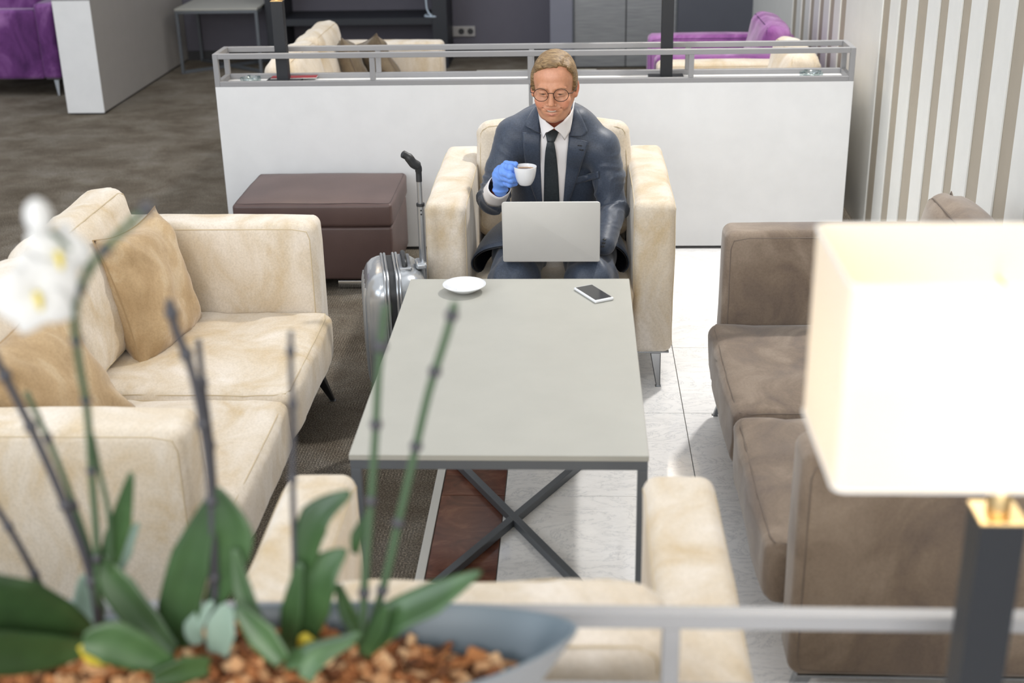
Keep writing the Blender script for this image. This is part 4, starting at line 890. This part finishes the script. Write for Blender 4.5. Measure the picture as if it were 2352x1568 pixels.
# ------------------------------------------------------------------ orchid bowl
BX, BY, BR = -.435, 1.192, .925
bw = empty('bowl', (BX, BY, .737), 0, 'boat shaped slate blue bowl of orchids in the foreground', 'bowl')
def bowl_loop(a, b, z, ex=1.7, n=56, tip=0):
    pts = []
    for k in range(n):
        q = 2*pi*k/n; c_, s_ = math.cos(q), math.sin(q); x = a*math.copysign(abs(c_)**.92, c_); y = b*math.copysign(abs(s_)**1.25, s_)
        pts.append((x, y+.062*x/.43, z+tip*abs(c_)**4))
    return pts+[pts[0]]
outer = [(.24, .05, 0, 0), (.28, .062, .01, 0), (.34, .085, .06, 0), (.395, .105, .13, .005), (.435, .118, .182, .015), (.437, .120, .188, .016)]
inner = [(.432, .115, .188, .016), (.41, .104, .165, .012), (.38, .094, .12, .004), (.33, .07, .05, 0)]
mb = MB(); mb.grid([bowl_loop(a, b, z, tip=tp) for a, b, z, tp in outer]); mb.add([p for p in bowl_loop(.24, .05, 0)[:-1]], [tuple(range(56))]); mb.build('outer_wall', 'bowlout', bw, merge=1e-5)
mb = MB(); mb.grid([bowl_loop(a, b, z, tip=tp) for a, b, z, tp in [outer[-1]]+inner]); mb.build('inner_wall', 'bowl', bw, merge=1e-5)
# bark chips
verts, faces, cols = [], [], []
def barkz(x, y): return .737+.150+.008*math.sin(14*x)+.005*math.sin(40*y)+.034*max(0, min(1, (.16-x)/.28))
for i in range(2600):
    u = rng.uniform(-1, 1); v = rng.uniform(-1, 1)
    if abs(v)**1.0 > (1-abs(u)**2.2)**.8: continue
    x, y = u*.372, v*.096+.054*u; z = barkz(x, y)+rng.uniform(-.010, .010)
    R_ = Matrix.Rotation(rng.uniform(0, 6.28), 3, 'Z')@Matrix.Rotation(rng.uniform(-.7, .7), 3, 'X')@Matrix.Rotation(rng.uniform(-.7, .7), 3, 'Y')
    h = Vector((rng.uniform(.006, .015), rng.uniform(.004, .009), rng.uniform(.0015, .004))); n0 = len(verts)
    for cx in ((-1, -1, -1), (1, -1, -1), (1, 1, -1), (-1, 1, -1), (-1, -1, 1), (1, -1, 1), (1, 1, 1), (-1, 1, 1)):
        q = R_@Vector([cx[j]*h[j]*rng.uniform(.6, 1.1) for j in range(3)]); verts.append((BX+x+q.x, BY+y+q.y, z+q.z))
    faces += [tuple(n0+j for j in f) for f in ((0, 3, 2, 1), (4, 5, 6, 7), (0, 1, 5, 4), (1, 2, 6, 5), (2, 3, 7, 6), (3, 0, 4, 7))]
    c_ = lin(random.choice(['96603c', 'b98052', 'd0a276', '70472c', 'ad7348', '5b3c28', 'dcb68c'])); cols += [c_[:3]]*8
me = bpy.data.meshes.new('bark'); me.from_pydata(verts, [], faces); setcol(me, np.array(cols)); o = link('bark', me, 'bark', None, False); tag(o, 'orange brown bark chips filling the boat shaped bowl', 'bark', None, 'stuff')
mb = MB(); mb.grid([[(u*.375, v*.09*(1-abs(u)**2.2)**.8+.054*u, barkz(u*.375, 0)-.012-.737) for v in np.linspace(-1, 1, 5)] for u in np.linspace(-1, 1, 25)]); sb = mb.build('soil', 'bark', bw); setcol(sb.data, np.tile(np.array(lin('4a2c1c')[:3]), (len(sb.data.vertices), 1)))
def plant(px, py, Y, label): p = at(px, py, Y); return empty('orchid', p, 0, label, 'orchid', None)
def prebase(o, t): o.parent = t; o.data.transform(Matrix.Translation(-t.location)); return o
def leaf(t, pts, ws, mat='leaf', fold=.25, th=.0016, name='leaf'):
    # pts: (px, py, Y) along the midrib; ws: half widths in metres
    C_ = catmull([at(*p) for p in pts], 6); n = len(C_); G_ = []
    for i, p in enumerate(C_):
        t_ = i/(n-1); w = float(np.interp(t_, np.linspace(0, 1, len(ws)), ws)); d = (C_[min(i+1, n-1)]-C_[max(i-1, 0)]).normalized(); v = (p-CP).normalized()
        s_ = d.cross(v).normalized(); nn = s_.cross(d).normalized(); s_ = (s_*math.cos(.45)+nn*math.sin(.45))
        G_.append([p+s_*w*u+nn*abs(u)*w*fold*(-1) for u in np.linspace(-1, 1, 7)])
    mb = MB(); mb.grid(G_); o = prebase(mb.build(name, mat, None, True), t); solid(o, th, 0); return o
def stem(t, pts, r0, r1, mat='stem', nodes=True):
    C_ = catmull([at(*p) for p in pts], 6); n = len(C_); mb = MB(); r0 *= 1.2; r1 *= 1.2; mb.tube(C_, [r0+(r1-r0)*i/(n-1) for i in range(n)], 10); o = prebase(mb.build('stem', mat, None, True), t)
    if nodes:
        for i in range(5, n-1, 7): q = MB(); d = (C_[i+1]-C_[i]).normalized(); q.tube([C_[i]-d*.005, C_[i], C_[i]+d*.007], [r0*1.1, r0*1.5, r0*1.05], 8); k = prebase(q.build('node', 'darkstem', None, True), t); k.parent = o; k.location = (0, 0, 0)
    return o
# plant one: left, with the white blossoms
p1 = plant(215, 1440, 1.25, 'orchid with white blossoms at the left of the bowl')
stem(p1, [(228, 1440, 1.25), (205, 1310, 1.245), (150, 1160, 1.235), (80, 1000, 1.22), (30, 900, 1.205), (-20, 800, 1.19)], .0042, .0034, 'darkstem')
stem(p1, [(235, 1430, 1.26), (215, 1300, 1.255), (170, 1160, 1.25), (120, 1030, 1.24), (60, 900, 1.23)], .0030, .0026)
stem(p1, [(222, 1430, 1.25), (222, 1250, 1.24), (210, 1080, 1.22), (200, 940, 1.18), (180, 820, 1.13), (172, 710, 1.08), (205, 620, 1.04), (262, 550, 1.02), (345, 470, 1.0)], .0034, .0030)
stem(p1, [(255, 1290, 1.245), (250, 1180, 1.235), (228, 1080, 1.225), (212, 1000, 1.215)], .0026, .0022, nodes=False)
stem(p1, [(128, 1415, 1.27), (70, 1300, 1.265), (20, 1210, 1.26), (-30, 1130, 1.25)], .0034, .003, 'darkstem')
leaf(p1, [(200, 1455, 1.23), (120, 1430, 1.20), (20, 1400, 1.17), (-90, 1360, 1.14)], [.010, .030, .042, .030])
leaf(p1, [(190, 1490, 1.21), (100, 1500, 1.17), (-10, 1500, 1.13), (-100, 1480, 1.10)], [.010, .022, .028, .020])
leaf(p1, [(210, 1450, 1.26), (203, 1390, 1.27), (196, 1320, 1.275)], [.012, .022, .006], 'leafpale')
leaf(p1, [(262, 1300, 1.25), (280, 1190, 1.245), (302, 1085, 1.235)], [.004, .013, .003])
leaf(p1, [(240, 1300, 1.25), (262, 1230, 1.255), (262, 1200, 1.26)], [.010, .012, .006])
leaf(p1, [(262, 1330, 1.27), (285, 1260, 1.28), (318, 1200, 1.29)], [.005, .012, .002], 'leafpale')
leaf(p1, [(400, 1500, 1.22), (340, 1440, 1.235), (270, 1350, 1.245), (222, 1270, 1.25)], [.010, .020, .021, .006])
leaf(p1, [(395, 1530, 1.17), (320, 1500, 1.16), (250, 1475, 1.15), (190, 1475, 1.14)], [.008, .022, .026, .010])
leaf(p1, [(250, 1522, 1.158), (215, 1508, 1.15), (188, 1480, 1.145)], [.003, .010, .006], 'leafyellow')
def flower(t, px, py, Y, r, rot, label=None):
    c_ = at(px, py, Y); fw = (CP-c_).normalized(); fw = (fw+Vector((.15, 0, -.25))).normalized(); u = Vector((0, 0, 1)); rt = u.cross(fw).normalized(); u = fw.cross(rt)
    # an empty part would show nothing: the column is the flower, the petals are its sub-parts
    mb = MB(); mb.tube([c_-fw*.006, c_+fw*.012], [.004, .003], 8); mb.tube([c_+fw*.006-u*.003, c_+fw*.012-u*.007, c_+fw*.008-u*.012], [.003, .0025, .0015], 8); fl = prebase(mb.build('flower', 'petalyellow', None, True), t)
    for k, (a, L, w) in enumerate(((90, 1, .38), (18, 1.0, .62), (162, 1.0, .62), (234, .9, .40), (306, .9, .40))):
        a = math.radians(a+rot); d = rt*math.cos(a)+u*math.sin(a); s_ = fw.cross(d); G_ = []
        for i in range(9):
            q = i/8; ww = w*r*math.sin(pi*min(1, q**.7*.93+.06))**.8; G_.append([c_+d*(q*L*r)+s_*ww*v+fw*(.10*r*math.sin(q*pi)-.12*r*q*q-abs(v)*.12*ww)+fw*(.001*k) for v in np.linspace(-1, 1, 7)])
        mb = MB(); mb.grid(G_); o = prebase(mb.build('petal', 'petal', None, True), t); o.parent = fl; o.location = (0, 0, 0); solid(o, .0012, 0)
    return fl
flower(p1, 84, 676, 1.0, .040, 8); flower(p1, 132, 582, 1.02, .029, -25)
mb = MB(); c_ = at(88, 500, 1.0)
mb.lathe([(.0005, -.017), (.008, -.012), (.0115, 0), (.009, .011), (.003, .016), (.0005, .017)], 14, tuple(c_)); prebase(mb.build('bud', 'petal', None, True), p1)
stem(p1, [(172, 710, 1.08), (130, 690, 1.04), (85, 690, 1.0)], .0018, .0016, nodes=False); stem(p1, [(205, 620, 1.04), (150, 560, 1.02), (92, 515, 1.0)], .0018, .0015, nodes=False)
# plant two: centre left
p2 = plant(470, 1470, 1.25, 'tall leaved orchid with two bare dark stems, centre left of the bowl')
stem(p2, [(497, 1440, 1.25), (492, 1300, 1.25), (487, 1150, 1.25), (470, 1000, 1.245), (440, 850, 1.235), (405, 760, 1.225), (388, 690, 1.22)], .0044, .0036, 'darkstem')
stem(p2, [(492, 1130, 1.26), (482, 1000, 1.26), (466, 880, 1.255), (455, 780, 1.25)], .0034, .0030, 'darkstem')
leaf(p2, [(400, 1500, 1.24), (410, 1400, 1.25), (440, 1280, 1.255), (490, 1140, 1.255)], [.012, .027, .026, .006])
leaf(p2, [(480, 1400, 1.25), (520, 1310, 1.25), (535, 1220, 1.25), (495, 1120, 1.25)], [.008, .020, .024, .005])
leaf(p2, [(455, 1480, 1.23), (445, 1440, 1.235), (490, 1380, 1.24)], [.006, .013, .003], 'leafpale')
leaf(p2, [(500, 1500, 1.22), (508, 1440, 1.225), (525, 1390, 1.23)], [.012, .020, .008], 'leafpale')
leaf(p2, [(630, 1510, 1.20), (590, 1450, 1.215), (555, 1350, 1.23), (540, 1260, 1.24)], [.010, .014, .012, .004])
leaf(p2, [(650, 1520, 1.18), (600, 1460, 1.19), (545, 1395, 1.20)], [.010, .018, .006])
leaf(p2, [(480, 1530, 1.19), (420, 1540, 1.17), (350, 1560, 1.15)], [.010, .016, .008])
# plant three: centre
p3 = plant(675, 1500, 1.24, 'orchid with a curled broad leaf and one thin upright stem, middle of the bowl')
stem(p3, [(680, 1480, 1.24), (677, 1300, 1.25), (672, 1100, 1.255), (673, 950, 1.255), (668, 840, 1.25), (668, 760, 1.25)], .0030, .0024, 'darkstem')
leaf(p3, [(690, 1430, 1.25), (695, 1300, 1.25), (725, 1190, 1.25), (805, 1130, 1.25)], [.008, .014, .021, .004])
leaf(p3, [(700, 1470, 1.24), (715, 1380, 1.24), (745, 1310, 1.24), (795, 1262, 1.24)], [.012, .026, .024, .003])
leaf(p3, [(660, 1500, 1.23), (670, 1400, 1.235), (690, 1290, 1.24)], [.009, .014, .004])
leaf(p3, [(655, 1520, 1.19), (720, 1500, 1.185), (830, 1455, 1.18)], [.008, .015, .003])
leaf(p3, [(700, 1560, 1.15), (730, 1510, 1.16), (820, 1470, 1.17)], [.009, .013, .002])
leaf(p3, [(690, 1490, 1.225), (700, 1465, 1.22), (735, 1490, 1.215)], [.003, .007, .002], 'leafyellow')
# plant four: right
p4 = plant(832, 1490, 1.24, 'rightmost orchid with a long pointed leaf reaching over the bowl rim')
stem(p4, [(832, 1500, 1.24), (838, 1330, 1.245), (852, 1150, 1.25), (862, 1000, 1.25), (870, 850, 1.245), (885, 700, 1.24)], .0042, .0032)
stem(p4, [(840, 1480, 1.25), (885, 1330, 1.255), (915, 1200, 1.255), (950, 1050, 1.25), (985, 900, 1.24), (1025, 770, 1.23), (1045, 695, 1.225)], .0042, .0034)
leaf(p4, [(838, 1490, 1.23), (900, 1420, 1.225), (1000, 1370, 1.22), (1105, 1312, 1.215)], [.010, .021, .020, .002])
leaf(p4, [(835, 1480, 1.24), (800, 1410, 1.245), (775, 1340, 1.25)], [.007, .011, .004])
leaf(p4, [(815, 1270, 1.25), (820, 1230, 1.25), (845, 1180, 1.25)], [.004, .008, .003])
leaf(p4, [(835, 1500, 1.22), (870, 1440, 1.22), (890, 1390, 1.22)], [.007, .010, .003])

# ------------------------------------------------------------------ groups of repeats
for o in bpy.data.objects:
    if o.parent or 'category' not in o: continue
    g_ = {'orchid': 'orchids planted in the bowl', 'lamp': 'matching table lamps on the partitions', 'ashtray': 'glass ashtrays on the far partition',
          'sofa': 'two seat lounge sofas', 'armchair': 'matching lounge armchairs', 'coffee table': 'coffee tables', 'partition': 'low partitions with rails', 'pillow': 'scatter pillows on the sofas'}.get(o['category'])
    if g_: o['group'] = g_
